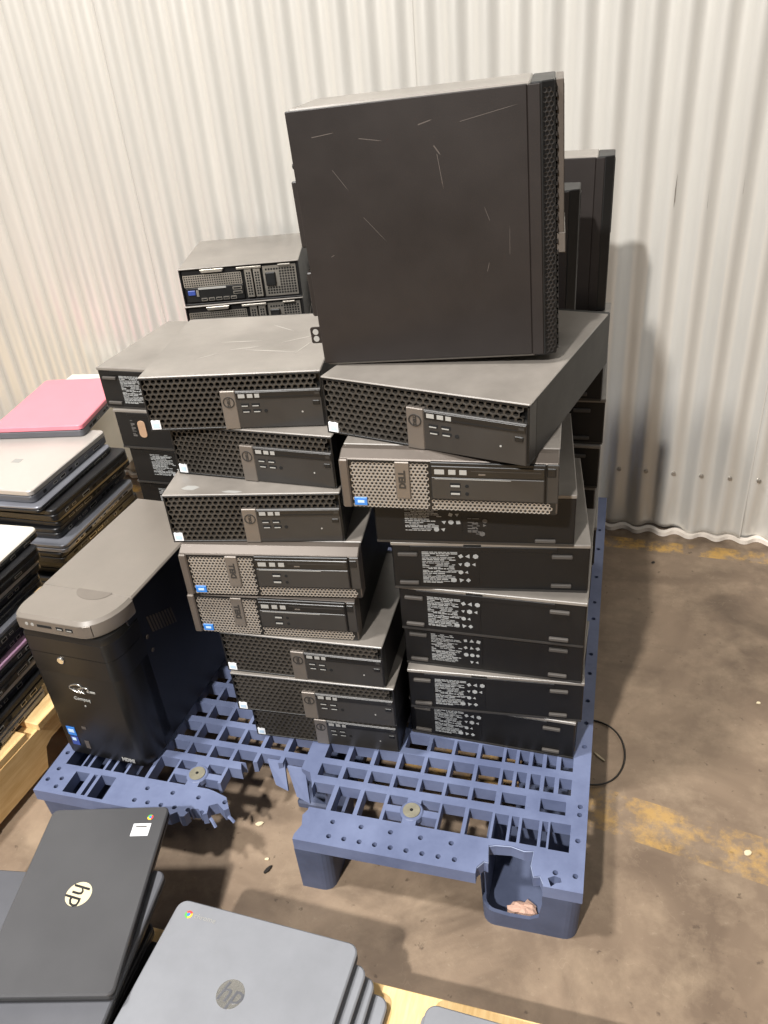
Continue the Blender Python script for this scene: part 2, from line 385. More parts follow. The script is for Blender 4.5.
# ------------------------------------------------------------------ blue plastic pallet
PX = 1.016
def build_pallet():
    root = thing('plastic_pallet', 'cracked blue plastic pallet carrying the stacks of desktop computers', 'pallet', (-PX / 2, 0, 0))
    holes = []
    def mir(a, b): return (-PX - b, -PX - a)
    half = [(-.199, -.161), (-.247, -.209), (-.294, -.256), (-.343, -.304), (-.391, -.353), (-.440, -.402), (-.489, -.452)]
    cols = half + [mir(*c) for c in half]
    A = [(-.155, -.131), (-.126, -.113), (-.108, -.079), (-.074, -.064), (-.059, -.028)]
    Bz = [(-.148, -.108), (-.080, -.039)]
    Cz = [(-.154, -.135), (-.129, -.111), (-.104, -.086), (-.079, -.061), (-.053, -.031)]
    Rz = [(-.150, -.112), (-.102, -.068), (-.060, -.030)]
    def row(y0, y1, side, cs=cols):
        for c in cs: holes.append((c[0], c[1], y0, y1))
        for c in side:
            holes.append((c[0], c[1], y0, y1)); mm = mir(*c); holes.append((mm[0], mm[1], y0, y1))
    hubx = (-.299, -.717)
    for a, b_ in ((-.957, -.927), (-.917, -.909), (-.901, -.871)): holes.append((a, b_, .008, .056))
    colsA = [c for c in cols if not any(abs((c[0] + c[1]) / 2 - h) < 0.045 for h in hubx)]
    row(.070, .121, A, colsA); row(.141, .166, Bz); row(.183, .218, Cz); row(.236, .268, Cz)
    y = .286
    while y < .92:
        row(y, y + .035, Rz); y += .0505
    row(.951, .983, Cz); row(1.001, 1.036, Cz); row(1.053, 1.078, Bz); row(1.098, 1.149, A, colsA)
    for h in hubx:       # four corner openings around each grommet
        for sy in ((.070, .088), (.103, .121), (1.098, 1.116), (1.131, 1.149)):
            holes.append((h - .045, h - .014, *sy)); holes.append((h + .014, h + .045, *sy))
    dots = []
    for x in (-.43, -.378, -.325, -.272, -.219): dots += [(x, .047), (-PX - x, .047)]
    for i in range(9): 
        x = -.428 + i * .0275; dots += [(x, .018), (-PX - x, .018)]
    for y in (.028, .094, .146, .163, .30, .36, .42, .50, .56, .68, .74, .84, .96, 1.05): dots += [(-.0135, y), (-PX + .0135, y)]
    dots += [(-.045, .028), (-.095, .03), (-PX + .04, .035), (-PX + .02, .055), (-PX + .040, .016)]
    r = .0046; q = .0068
    cells = [(x - q, x + q, y - q, y + q) for x, y in dots]
    def snap(vals):
        vals = sorted(vals); out = [vals[0]]
        for v in vals[1:]:
            if v - out[-1] > 1e-5: out.append(v)
        return out
    holes = [(h[0] - .0015, h[1] + .0015, h[2] - .0015, h[3] + .0015) if h[1] - h[0] > .03 else h for h in holes]
    xs = snap([-PX, 0.0] + [v for h in holes + cells for v in h[:2]])
    ys = snap([0.0, 1.219] + [v for h in holes + cells for v in h[2:]])
    zt, zb = 0.14, 0.113
    def state(x, y):
        for h in holes:
            if h[0] < x < h[1] and h[2] < y < h[3]: return 0
        return 1
    bm = bmesh.new(); vc = {}
    def V(x, y, z):
        k = (round(x, 5), round(y, 5), z)
        if k not in vc: vc[k] = bm.verts.new((x + PX / 2, y, z))
        return vc[k]
    nx, ny = len(xs) - 1, len(ys) - 1
    st = [[state((xs[i] + xs[i + 1]) / 2, (ys[j] + ys[j + 1]) / 2) for j in range(ny)] for i in range(nx)]
    for i in range(nx):
        for j in range(ny):
            if not st[i][j]: continue
            a, b_, c, d = xs[i], xs[i + 1], ys[j], ys[j + 1]
            bm.faces.new((V(a, c, zt), V(b_, c, zt), V(b_, d, zt), V(a, d, zt)))
            bm.faces.new((V(a, c, zb), V(a, d, zb), V(b_, d, zb), V(b_, c, zb)))
            for di, dj, e in ((-1, 0, ((a, d), (a, c))), (1, 0, ((b_, c), (b_, d))), (0, -1, ((a, c), (b_, c))), (0, 1, ((b_, d), (a, d)))):
                ii, jj = i + di, j + dj
                if 0 <= ii < nx and 0 <= jj < ny and st[ii][jj]: continue
                (p, q1), (p2, q2) = e
                bm.faces.new((V(p, q1, zb), V(p2, q2, zb), V(p2, q2, zt), V(p, q1, zt)))
    bmesh.ops.dissolve_limit(bm, angle_limit=0.01, verts=bm.verts, edges=bm.edges)
    bmesh.ops.recalc_face_normals(bm, faces=bm.faces)
    me = bpy.data.meshes.new('deck'); bm.to_mesh(me); bm.free(); me.materials.append(M['pallet'])
    # drill dots and break the front edge
    def dr():
        mb = MB()
        for x, y in dots: mb.cyl((x + PX / 2, y), r, .08, .16, 'z', 10)
        return mb.mesh('dots', 'pallet')
    me = boolean(me, dr())
    BR = [(-.735, -.05), (-.728, .000), (-.716, .010), (-.706, .002), (-.699, .004), (-.692, .022), (-.680, .024), (-.668, .014), (-.660, .018), (-.664, .034), (-.650, .042), (-.632, .030), (-.625, .036),
          (-.640, .058), (-.668, .066), (-.690, .070), (-.692, .082), (-.662, .085), (-.632, .098), (-.634, .112), (-.645, .137), (-.600, .150), (-.592, .159), (-.575, .151), (-.550, .156), (-.520, .146), (-.506, .142),
          (-.494, .118), (-.484, .088), (-.482, .062), (-.488, .050), (-.482, .030), (-.489, .010), (-.486, -.05)]
    FRB = [(-.171, -.05), (-.170, .012), (-.160, .026), (-.153, .024), (-.157, .056), (-.145, .0595), (-.120, .0625), (-.098, .0585), (-.082, .0605), (-.084, .034), (-.078, .014), (-.068, .018), (-.062, .006), (-.066, -.05)]
    FRC = [(-.056, .016), (-.046, .022), (-.036, .020), (-.034, .013), (-.042, .010), (-.050, .002)]
    for poly in (BR, FRB, FRC):
        c = MB().prism([(x + PX / 2, y) for x, y in poly], .05, .2).mesh('c', 'pallet'); me = boolean(me, c)
    link('deck', me, root)
    # pale torn rims along the breaks
    for poly, n in ((FRB[1:-1], 'torn_edge'),):
        mb = MB(); mb.tube([(x + PX / 2, y, .1385 + rnd.uniform(-.002, .0005)) for x, y in poly], .0010, 5)
        link(n, mb.mesh(n, 'pale_break'), root)
    # strands of torn plastic hanging below the broken front
    for x, y, dx, dy, dz in ((-.657, .02, .012, -.008, -.012), (-.626, .03, .012, -.004, -.008)):
        mb = MB(); P0 = Vector((x + PX / 2, y, .125)); mb.tube([P0, P0 + Vector((dx * .5, dy * .5, dz * .3)), P0 + Vector((dx, dy, dz))], .003, 5)
        link('torn_strand', mb.mesh('torn_strand', 'pallet'), root)
    # bent flaps behind the gap
    for x0, x1, y, dz in ((-.60, -.565, .158, -.045), (-.556, -.52, .15, -.06)):
        mb = MB(); a = x0 + PX / 2; b_ = x1 + PX / 2
        mb.add([(a, y, .135), (b_, y, .135), (b_ + .012, y - .028, .135 + dz), (a + .02, y - .022, .135 + dz * .9),
                (a, y + .004, .135), (b_, y + .004, .135), (b_ + .012, y - .024, .133 + dz), (a + .02, y - .018, .133 + dz * .9)],
               [(0, 1, 2, 3), (7, 6, 5, 4), (0, 4, 5, 1), (1, 5, 6, 2), (2, 6, 7, 3), (3, 7, 4, 0)])
        link('bent_flap', mb.mesh('bent_flap', 'pallet'), root)
    # feet: hollow rounded blocks
    def foot(cx, cy, cut=None, cut2=None):
        mb = MB(); w, d = .083, .080
        n = None; loops = []
        for x, z in ((0, .1015), (.004, .012), (.008, .006)):
            pass
        outer = [rrect(cx - w + e, cx + w - e, cy - d + e, cy + d - e, .022) for e in (0, .004)]
        inner = [rrect(cx - w + e, cx + w - e, cy - d + e, cy + d - e, .018) for e in (.006, .010)]
        n = len(outer[0]); b = 0
        mb.v += [(x + PX / 2, y, .1128) for x, y in outer[0]] + [(x + PX / 2, y, .0) for x, y in outer[1]]
        mb.v += [(x + PX / 2, y, .1128) for x, y in inner[0]] + [(x + PX / 2, y, .006) for x, y in inner[1]]
        for i in range(n):
            j = (i + 1) % n
            mb.face([i, j, n + j, n + i]); mb.face([2 * n + i, 3 * n + i, 3 * n + j, 2 * n + j]); mb.face([i, 2 * n + i, 2 * n + j, j])
        mb.face([n + i for i in range(n)]); mb.face([3 * n + i for i in range(n)])
        me = mb.mesh('foot', 'pallet_shaded')
        for c in (cut, cut2):
            if c: me = boolean(me, c)
        return link('foot', me, root)
    def prism_cut(pts, z0, z1): return MB().prism([(x + PX / 2, y) for x, y in pts], z0, z1).mesh('c', 'pallet_shaded')
    jag = MB().prism([(-.166 + PX / 2, .2), (-.163 + PX / 2, .05), (-.150 + PX / 2, .042), (-.115 + PX / 2, .036), (-.082 + PX / 2, .038), (-.067 + PX / 2, .050), (-.062 + PX / 2, .085), (-.066 + PX / 2, .2)], -.05, .03, 'y').mesh('c', 'pallet_shaded')
    for cx in (-.083, -.508, -.933):
        for cy in (.080, .6095, 1.139):
            if cy < .1 and cx == -.083: foot(cx, cy, jag)
            elif cy < .1 and cx == -.508: foot(cx, cy, prism_cut([(-.7, -.1), (-.486, -.1), (-.490, .03), (-.484, .06), (-.49, .09), (-.488, .3), (-.7, .3)], -.1, .2))
            else: foot(cx, cy)
    for h in hubx:
        for yy in (.0955,):
            mb = MB(); mb.cyl((h + PX / 2, yy), .021, .128, .1425, 'z', 20)
            g = link('grommet', mb.mesh('grommet', 'pallet', .002), root)
            mb = MB(); mb.cyl((h + PX / 2, yy), .0155, .1425, .1445, 'z', 20); pl = link('plug', mb.mesh('plug', 'grommet', .0006), g)
            mb = MB(); mb.cyl((h + PX / 2, yy), .003, .1445, .1449, 'z', 10); link('plug_hole', mb.mesh('plug_hole', 'void'), g)
            for xa in (h - .046, h + .018): link('grommet_arm', boxm('grommet_arm', 'pallet', xa + PX / 2, xa + .028 + PX / 2, yy - .007, yy + .007, .114, .1395), g)
    # bottom runners along the depth
    for cx in (-.083, -.508, -.933):
        mb = MB(); mb.box(cx - .05 + PX / 2, cx + .05 + PX / 2, .162, .528, .0, .02); link('runner', mb.mesh('runner', 'pallet_shaded', .004), root)
        mb = MB(); mb.box(cx - .05 + PX / 2, cx + .05 + PX / 2, .69, 1.058, .0, .02); link('runner', mb.mesh('runner', 'pallet_shaded', .004), root)
    return root
build_pallet()
# foam debris in the broken corner
mb = MB(); n = 18; rr = random.Random(3)
ring = [(math.cos(2 * math.pi * i / n) * (.030 + rr.uniform(-.013, .006)), math.sin(2 * math.pi * i / n) * (.018 + rr.uniform(-.008, .005))) for i in range(n)]
b = 0
for s, z in ((.9, 0), (1, .008), (.7, .016), (.25, .019)): mb.v += [(x * s, y * s, z + rr.uniform(-.002, .002) * (z > 0)) for x, y in ring]
for l in range(3):
    for i in range(n): mb.face([l * n + i, l * n + (i + 1) % n, (l + 1) * n + (i + 1) % n, (l + 1) * n + i])
mb.face(list(range(n))[::-1]); mb.face([3 * n + i for i in range(n)])
o = link('foam_scrap', mb.mesh('foam_scrap', 'foam'), None, (-.095, .032, .0068), (0, 0, .2)); o.scale = (1.0, 1.1, .8)
o['label'] = 'torn pinkish foam scrap inside the broken corner foot of the blue pallet'; o['category'] = 'scrap'

# ------------------------------------------------------------------ desktop computers
W, D, H = .29, .29, .093
def common_body(t, y0=.02, body='case', D=D, W=W, H=H, cy=None):
    c = t.add('case', MB().box(-W / 2, W / 2, y0, D, 0, H - .0025).mesh('case', 'case_black', .0015))
    t.add('cover', MB().box(-W / 2 - .0006, W / 2 + .0006, (y0 + .002) if cy is None else cy, D - .012, H - .003, H).mesh('cover', body, .0012), c)
    return c
def make_new_sff():
    t = Template(); common_body(t, cy=-.0006)
    fb = t.add('bezel', (MB().box(-W / 2, W / 2, 0, .021, 0, .0035).box(-W / 2, W / 2, 0, .021, H - .006, H - .0032).box(-W / 2, -W / 2 + .003, 0, .021, .0035, H - .003).box(W / 2 - .003, W / 2, 0, .021, .0035, H - .003)
        .box(-W / 2 + .003, W / 2 - .003, .010, .021, .0035, H - .003)).mesh('bezel', 'plastic_black', .0006))
    px0 = -W / 2 + .128; pz1 = .0645
    hp = hexplate(-W / 2 + .003, W / 2 - .003, .002, H - .002, .0098, .0030, .0005, .008, lambda x, z: x > px0 - .002 and z < pz1 + .002)
    t.add('front_grille', hp.mesh('front_grille', 'honeycomb'), fb)
    pn = t.add('drive_panel', MB().box(px0, W / 2 - .002, -.0025, .010, .0015, pz1).mesh('drive_panel', 'panel_dark', .0012))
    st = t.add('logo_strip', MB().box(px0 - .001, px0 + .0235, -.0036, .006, .001, pz1 + .001).mesh('logo_strip', 'strip', .001))
    # round maker's mark
    mb = MB(); n = 20; cx, cz, R0, R1 = px0 + .0115, .047, .0093, .0078
    for R_, y in ((R0, -.0046), (R1, -.0046), (R0, -.003), (R1, -.003)): mb.v += [(cx + R_ * math.cos(2 * math.pi * i / n), y, cz + R_ * math.sin(2 * math.pi * i / n)) for i in range(n)]
    for i in range(n):
        j = (i + 1) % n; mb.face([i, j, n + j, n + i]); mb.face([i, 2 * n + i, 2 * n + j, j]); mb.face([n + i, n + j, 3 * n + j, 3 * n + i])
    t.add('logo_ring', mb.mesh('logo_ring', 'panel_dark'), st)
    t.add('logo_letters', text_mesh('DELL', .0062, 'panel_dark', '-y', 90, (cx, -.0038, cz), bold=.0003), st)
    od = t.add('optical_drive', MB().box(px0 + .0245, W / 2 - .003, -.0032, .004, .0505, .0625).mesh('optical_drive', 'gloss_black', .0006), pn)
    for k, (a, w_) in enumerate(((.028, .0105), (.0425, .0088), (.0545, .0075))):
        t.add('drive_mark', boxm('drive_mark', 'icon', px0 + a, px0 + a + w_, -.0037, -.003, .0535, .0597), od)
    t.add('eject_button', boxm('eject_button', 'panel_dark', W / 2 - .012, W / 2 - .005, -.0038, -.003, .0555, .0590), od)
    t.add('drive_slit', boxm('drive_slit', 'void', px0 + .064, W / 2 - .014, -.0035, -.003, .0535, .0545), od)
    for r_, z in enumerate((.0385, .0285)):
        for k in range(2):
            x = px0 + .030 + k * .0175 + r_ * .001
            u = t.add('usb_port', boxm('usb_port', 'void', x, x + .013, -.0029, -.002, z, z + .0052), pn)
            t.add('usb_tongue', boxm('usb_tongue', 'icon', x + .001, x + .011, -.0034, -.0028, z + .0004, z + .0019), u)
    mb = MB(); mb.cyl((px0 + .069, .0305), .003, -.0031, -.002, 'y', 12); t.add('audio_jack', mb.mesh('audio_jack', 'void'), pn)
    t.add('power_button', boxm('power_button', 'plastic_black', W / 2 - .017, W / 2 - .006, -.0036, -.002, .038, .0455, .0008), pn)
    mb = MB(); mb.cyl((W / 2 - .035, .027), .0015, -.003, -.002, 'y', 8); t.add('status_light', mb.mesh('status_light', 'icon'), pn)
    sk = t.add('sticker', boxm('sticker', 'white', -W / 2 + .0035, -W / 2 + .0185, -.0006, .003, .0035, .0185))
    t.add('sticker_print', boxm('sticker_print', 'paleblue', -W / 2 + .006, -W / 2 + .016, -.001, -.0004, .0065, .014), sk)
    return t
def make_old_sff():
    t = Template(); Do = .31
    common_body(t, .03, 'case', Do)
    # bezel with a sloping upper lip
    pr = [(.030, 0), (.004, 0), (.0, .004), (.0, .085), (.016, H + .0005), (.030, H + .0005)]
    t.add('bezel', MB().prism(pr, -W / 2, W / 2, 'x').mesh('bezel', 'strip_dark', .0015))
    mb = hexplate(-W / 2 + .014, -W / 2 + .124, .003, .078, .0058, .0024, -.0012, .003)
    hb = hexplate(-W / 2 + .124, W / 2 - .004, .003, .020, .0058, .0024, -.0012, .003)
    b = len(mb.v); mb.v += hb.v
    for f in hb.f: mb.face([b + i for i in f])
    t.add('front_mesh', mb.mesh('front_mesh', 'silver_mesh'))
    bk = t.add('mesh_backing', MB().box(-W / 2 + .012, W / 2 - .002, -.0002, .002, .002, .0775).mesh('mesh_backing', 'plastic_black'))
    st = t.add('logo_strip', MB().box(-W / 2 + .076, -W / 2 + .096, -.0035, .002, .020, .077).mesh('logo_strip', 'strip', .001))
    t.add('logo_letters', text_mesh('DELL', .0125, 'panel_dark', '-y', 90, (-W / 2 + .086, -.0037, .050), bold=.0006), st)
    pn = t.add('drive_panel', MB().box(-W / 2 + .124, W / 2 - .016, -.0035, .004, .0205, .0785).mesh('drive_panel', 'plastic_black', .001))
    od = t.add('optical_drive', MB().box(-W / 2 + .1255, W / 2 - .0175, -.0048, -.001, .0575, .0735).mesh('optical_drive', 'gloss_black', .0008), pn)
    for k, a in enumerate((.130, .1485, .163)):
        t.add('drive_mark', boxm('drive_mark', 'icon', -W / 2 + a, -W / 2 + a + (.013 if k == 0 else .0095), -.0053, -.0045, .0615, .0685), od)
    t.add('drive_slit', boxm('drive_slit', 'panel_dark', -W / 2 + .178, W / 2 - .022, -.0051, -.0046, .0665, .0680), od)
    t.add('eject_button', boxm('eject_button', 'strip', -W / 2 + .188, -W / 2 + .197, -.0053, -.0046, .0615, .0635), od)
    bay = t.add('drive_bay_cover', MB().box(-W / 2 + .1255, W / 2 - .0175, -.0045, -.001, .0225, .0560).mesh('drive_bay_cover', 'panel_dark', .0008), pn)
    for z in (.0425, .0305):
        u = t.add('usb_port', boxm('usb_port', 'void', -W / 2 + .150, -W / 2 + .164, -.0049, -.004, z - .001, z + .0058), bay)
        t.add('usb_tongue', boxm('usb_tongue', 'icon', -W / 2 + .151, -W / 2 + .163, -.0055, -.0047, z, z + .0026), u)
        mb = MB(); mb.cyl((-W / 2 + .1725, z + .0015), .0026, -.0051, -.004, 'y', 10); t.add('audio_jack', mb.mesh('audio_jack', 'void'), bay)
    t.add('bay_trim', boxm('bay_trim', 'icon', -W / 2 + .130, W / 2 - .060, -.0049, -.0043, .0538, .0546), bay)
    t.add('power_button', boxm('power_button', 'plastic_black', W / 2 - .0145, W / 2 - .003, -.003, .001, .060, .0735, .001))
    t.add('side_cap', MB().box(-W / 2 - .0005, -W / 2 + .0125, -.004, .003, .002, .079).mesh('side_cap', 'strip_dark', .002))
    t.add('side_cap', MB().box(W / 2 - .0145, W / 2 + .0005, -.002, .003, .020, .0785).mesh('side_cap', 'panel_dark', .001))
    t.add('sticker', MB().box(-W / 2 + .016, -W / 2 + .034, -.0026, 0, .006, .0185).mesh('sticker', 'blue_sticker', .0006))
    t.add('sticker', MB().box(-W / 2 + .0205, -W / 2 + .030, -.003, -.002, .0105, .0145).mesh('sticker', 'paleblue'))
    for n_, me, pa, lb in t.p:
        if n_ not in ('case', 'cover', 'bezel'): me.transform(Matrix.Scale(1.075, 4, (0, 0, 1)))
    return t
def print_mesh(x0, x1, z0, z1, seed):
    # rows of tiny illegible marks: fine text at the left, pictograms at the right
    rr = random.Random(seed); mb = MB(); y = -.00105
    def q(a, b, c, d): mb.add([(a, y, c), (b, y, c), (b, y, d), (a, y, d)], [(0, 1, 2, 3)])
    z = z1 - .003
    while z > z0:
        w_ = (x1 - x0); x = x0; hgt = rr.choice((.0014, .0016, .002))
        end = x0 + w_ * rr.uniform(.40, .60)
        while x < end:
            l = rr.uniform(.003, .012)
            if rr.random() < .86: q(x, min(x + l, x1), z, z + hgt)
            x += l + .0012
        z -= hgt + .0014
    for r_ in range(4):
        x = x0 + (x1 - x0) * (.64 if r_ < 3 else .5); zc = z1 - (z1 - z0) * (.10 + .25 * r_)
        while x < x1 - .006:
            a = rr.uniform(.0035, .0052); k = rr.choice((3, 4, 6, 8)); ph = rr.uniform(0, 3)
            if rr.random() < .9:
                n0 = len(mb.v); R = a * .95
                mb.v += [(x + a + R * math.cos(ph + 6.283 * i / k), y, zc + R * math.sin(ph + 6.283 * i / k) - .003) for i in range(k)]
                mb.face([n0 + i for i in range(k)])
            x += 2 * a + .002
    return mb
def make_bottom_sff(variant, Wd=.312):
    # case lying on its side, its underside (feet and regulatory label) to the front
    t = Template(); Dd = .29
    c = t.add('case', MB().box(-Wd / 2, Wd / 2, 0, Dd, 0, H - .004).mesh('case', 'case_black', .002))
    t.add('cover', MB().box(-Wd / 2 - .001, Wd / 2 + .001, -.0012, Dd, H - .0065, H).mesh('cover', 'case', .001), c)
    t.add('cover_skirt', MB().box(-Wd / 2 + .03, Wd / 2 - .05, -.0014, .001, H - .016, H - .0068).mesh('cover_skirt', 'case_black', .0006), c)
    t.add('base_edge', MB().box(-Wd / 2 + .001, Wd / 2 - .001, -.0012, .004, .0, .004).mesh('base_edge', 'panel_dark'), c)
    if variant < 2:
        for x in (-Wd / 2 + .010, Wd / 2 - .058):
            for z in (.013, .070):
                t.add('rubber_foot', MB().box(x, x + .032, -.0045, .001, z - .003, z + .0035).mesh('rubber_foot', 'rubber', .0012), c)
        t.add('notch', boxm('notch', 'void', -.04, -.012, -.0016, .0, H - .0062, H - .0025), c)
    if variant == 3:
        t.add('badge', MB().prism(rrect(-Wd / 2 + .05, -Wd / 2 + .068, .028, .068, .008, 4), -.0018, .001, 'y').mesh('badge', 'badge_tan', .0004), c)
        t.add('label_print', print_mesh(-Wd / 2 + .034, -Wd / 2 + .044, .03, .07, 9).mesh('label_print', 'print_dim'), c)
        return t
    lx = -Wd / 2 + (.048 if variant != 3 else .05)
    lab = t.add('regulatory_label', boxm('regulatory_label', 'case_black', lx, lx + .092, -.0009, .0006, .012 if variant != 2 else .02, .078), c)
    t.add('label_print', print_mesh(lx + .001, lx + .091, .013 if variant != 2 else .021, .077, 11 + variant).mesh('label_print', 'print'), lab)
    if variant == 2:
        t.add('torn_label', print_mesh(lx + .10, lx + .135, .018, .05, 5).mesh('torn_label', 'print_dim'), c)
        for k in range(3): t.add('scuff', boxm('scuff', 'rubber', lx + .11 + .03 * k, lx + .15 + .03 * k, -.0005, .0004, .060 + .003 * k, .0625 + .003 * k), c)
        t.add('rubber_foot', MB().box(Wd / 2 - .06, Wd / 2 - .028, -.004, .001, .006, .012).mesh('rubber_foot', 'rubber', .0012), c)
    return t
def make_rear_sff():
    t = Template()
    c = t.add('case', (MB().box(-W / 2, W / 2, .006, D, 0, H - .0025).box(-W / 2, W / 2, 0, .007, 0, .004).box(-W / 2, -W / 2 + .004, 0, .007, .004, H - .003).box(W / 2 - .004, W / 2, 0, .007, .004, H - .003)).mesh('case', 'case_black', .001))
    t.add('cover', MB().box(-W / 2 - .0006, W / 2 + .0006, -.002, D, H - .003, H).mesh('cover', 'case', .001), c)
    def perf(x0, x1, z0, z1, p, rib, y):
        mb = MB(); nx = int((x1 - x0) / p); nz = int((z1 - z0) / p)
        for i in range(nx + 1): mb.box(x0 + i * p - rib / 2, x0 + i * p + rib / 2, y, y + .0015, z0, z0 + nz * p)
        for j in range(nz + 1): mb.box(x0, x0 + nx * p, y + .0002, y + .0012, z0 + j * p - rib / 2, z0 + j * p + rib / 2)
        return mb
    t.add('vent_grid', perf(-W / 2 + .008, -W / 2 + .150, .046, .076, .0056, .0022, .002).mesh('vent_grid', 'zinc'))
    io = t.add('port_panel', boxm('port_panel', 'plastic_black', -W / 2 + .010, -W / 2 + .150, .001, .006, .008, .043, .0006))
    t.add('port_shield', boxm('port_shield', 'icon', -W / 2 + .040, -W / 2 + .108, -.001, .002, .039, .0435), io)
    t.add('video_port', boxm('video_port', 'port_blue', -W / 2 + .014, -W / 2 + .032, -.003, .001, .026, .038, .001), io)
    t.add('network_port', boxm('network_port', 'zinc', -W / 2 + .034, -W / 2 + .040, -.002, .001, .022, .038), io)
    for k in range(5): 
        u = t.add('usb_port', boxm('usb_port', 'zinc', -W / 2 + .044 + k * .018, -W / 2 + .058 + k * .018, -.0015, .001, .010, .017), io)
        t.add('usb_opening', boxm('usb_opening', 'void', -W / 2 + .0452 + k * .018, -W / 2 + .0568 + k * .018, -.0018, -.0014, .0115, .0155), u)
    for k in range(2):
        u = t.add('usb_port', boxm('usb_port', 'zinc', -W / 2 + .124, -W / 2 + .146, -.0015, .001, .022 + .011 * k, .029 + .011 * k), io)
        t.add('usb_opening', boxm('usb_opening', 'void', -W / 2 + .126, -W / 2 + .144, -.0018, -.0014, .0235 + .011 * k, .0275 + .011 * k), u)
    for k in range(2):
        x = -W / 2 + .158 + k * .021
        s = t.add('slot_cover', boxm('slot_cover', 'zinc', x, x + .017, -.001, .006, .010, .080, .0006))
        mb = MB()
        for q in range(9): mb.box(x + .0035, x + .0075, -.0013, -.0008, .016 + q * .0065, .0205 + q * .0065); mb.box(x + .0095, x + .0135, -.0013, -.0008, .016 + q * .0065, .0205 + q * .0065)
        t.add('slot_vents', mb.mesh('slot_vents', 'void'), s)
    ps = t.add('power_supply', boxm('power_supply', 'zinc', -W / 2 + .202, W / 2 - .008, .003, .007, .008, .083))
    mb = MB()
    for i in range(11):
        for j in range(10):
            x = -W / 2 + .208 + i * .0066; z = .013 + j * .0066
            if .004 < x - (-W / 2 + .204) < .032 and .03 < z < .07: continue
            mb.box(x, x + .0044, .0025, .0031, z, z + .0044)
    t.add('supply_vents', mb.mesh('supply_vents', 'void'), ps)
    so = t.add('power_socket', boxm('power_socket', 'plastic_black', -W / 2 + .207, -W / 2 + .231, -.003, .004, .034, .068, .002), ps)
    t.add('socket_pins', boxm('socket_pins', 'void', -W / 2 + .212, -W / 2 + .226, -.0033, -.0028, .042, .060), so)
    t.add('cover_latch', MB().prism([(-W / 2 + .052, H - .004), (-W / 2 + .056, H - .0125), (-W / 2 + .106, H - .0125), (-W / 2 + .110, H - .004)], -.006, .002, 'y').mesh('cover_latch', 'zinc', .001))
    t.add('bracket_clip', boxm('bracket_clip', 'zinc', -W / 2 + .140, -W / 2 + .200, -.004, .003, H - .0115, H - .006, .0008))
    t.add('lock_loop', boxm('lock_loop', 'zinc', W / 2 - .05, W / 2 - .02, -.005, .003, H - .010, H - .006, .0008))
    return t
T_new, T_old, T_rear = make_new_sff(), make_old_sff(), make_rear_sff()
T_bot = [make_bottom_sff(k) for k in range(3)]
T_botB = [make_bottom_sff(k) for k in (0, 3, 2)]

def place(t, name, label, l, r, z, w0, group, sy=1.0):
    # l, r: front bottom corners (x, y)
    cx, cy = (l[0] + r[0]) / 2, (l[1] + r[1]) / 2
    L_ = math.hypot(r[0] - l[0], r[1] - l[1]); yaw = math.degrees(math.atan2(r[1] - l[1], r[0] - l[0]))
    return t.place(name, label, 'computer', (cx, cy, z), yaw, group, (L_ / w0, sy, 1.0))
Z0 = .1403; DZ = .0932
ordn = ['bottom', 'second from bottom', 'third from bottom', 'fourth from bottom', 'fifth from bottom', 'third from top', 'second from top', 'topmost']
# front left stack: drive fronts face the camera
Ls = [('n', (-.642, .211), (-.352, .221)), ('n', (-.654, .186), (-.345, .199)), ('n', (-.660, .192), (-.359, .200)), ('o', (-.700, .185), (-.401, .209)),
      ('o', (-.690, .175), (-.386, .210)), ('n', (-.706, .194), (-.416, .240)), ('n', (-.711, .266), (-.422, .250)), ('n', (-.724, .236), (-.440, .285))]
desc = ['dark honeycomb-front desktop, bottom of the front left stack on the blue pallet',
        'dark honeycomb-front desktop, second from bottom of the front left stack',
        'dark honeycomb-front desktop right beneath the silver-mesh pair in the front left stack',
        'silver-mesh-front desktop with blue sticker, lower of the pair in the front left stack',
        'silver-mesh-front desktop with blue sticker, upper of the pair in the front left stack',
        'dark honeycomb-front desktop right above the silver-mesh pair in the front left stack',
        'dark honeycomb-front desktop set back in shade, second from top of the front left stack',
        'dark honeycomb-front desktop with wiped dusty lid, topmost of the front left stack']
for k, (ty, l, r) in enumerate(Ls):
    place(T_new if ty == 'n' else T_old, 'desktop_computer', desc[k], l, r, Z0 + DZ * k, W, 'desktops in the front left stack')
def flat_marks(owner_idx, marks, z, name, mt):
    ow = [o for o in bpy.data.objects if o.get('label') == desc[owner_idx]][0]; bpy.context.view_layer.update(); inv = ow.matrix_world.inverted()
    for (x, y, dx, dy, w_) in marks:
        p = Vector((x, y, z)); d = Vector((dx, dy, 0)); nn = Vector((-dy, dx, 0)).normalized() * w_ / 2
        P = [p - d / 2, p - d * .2 + nn, p + d * .25 + nn * .7, p + d / 2, p + d * .2 - nn, p - d * .3 - nn * .6]
        mb = MB(); mb.prism([((inv @ q).x, (inv @ q).y) for q in P], H + .00005, H + .0003); link(name, mb.mesh(name, mt), ow)
flat_marks(5, [(-.668, .222, .03, .008, .016), (-.592, .219, .035, .004, .008)], Z0 + DZ * 6, 'sticker_residue', 'icon')
flat_marks(7, [(-.62, .40, .07, .012, .0016), (-.60, .37, .05, .02, .0014), (-.55, .36, .09, -.004, .0018), (-.52, .42, .06, .05, .0014), (-.57, .47, .05, -.03, .0014), (-.50, .38, .01, .06, .0014), (-.65, .33, .03, .03, .0014)], Z0 + DZ * 8, 'scuff_mark', 'lid_scuff')
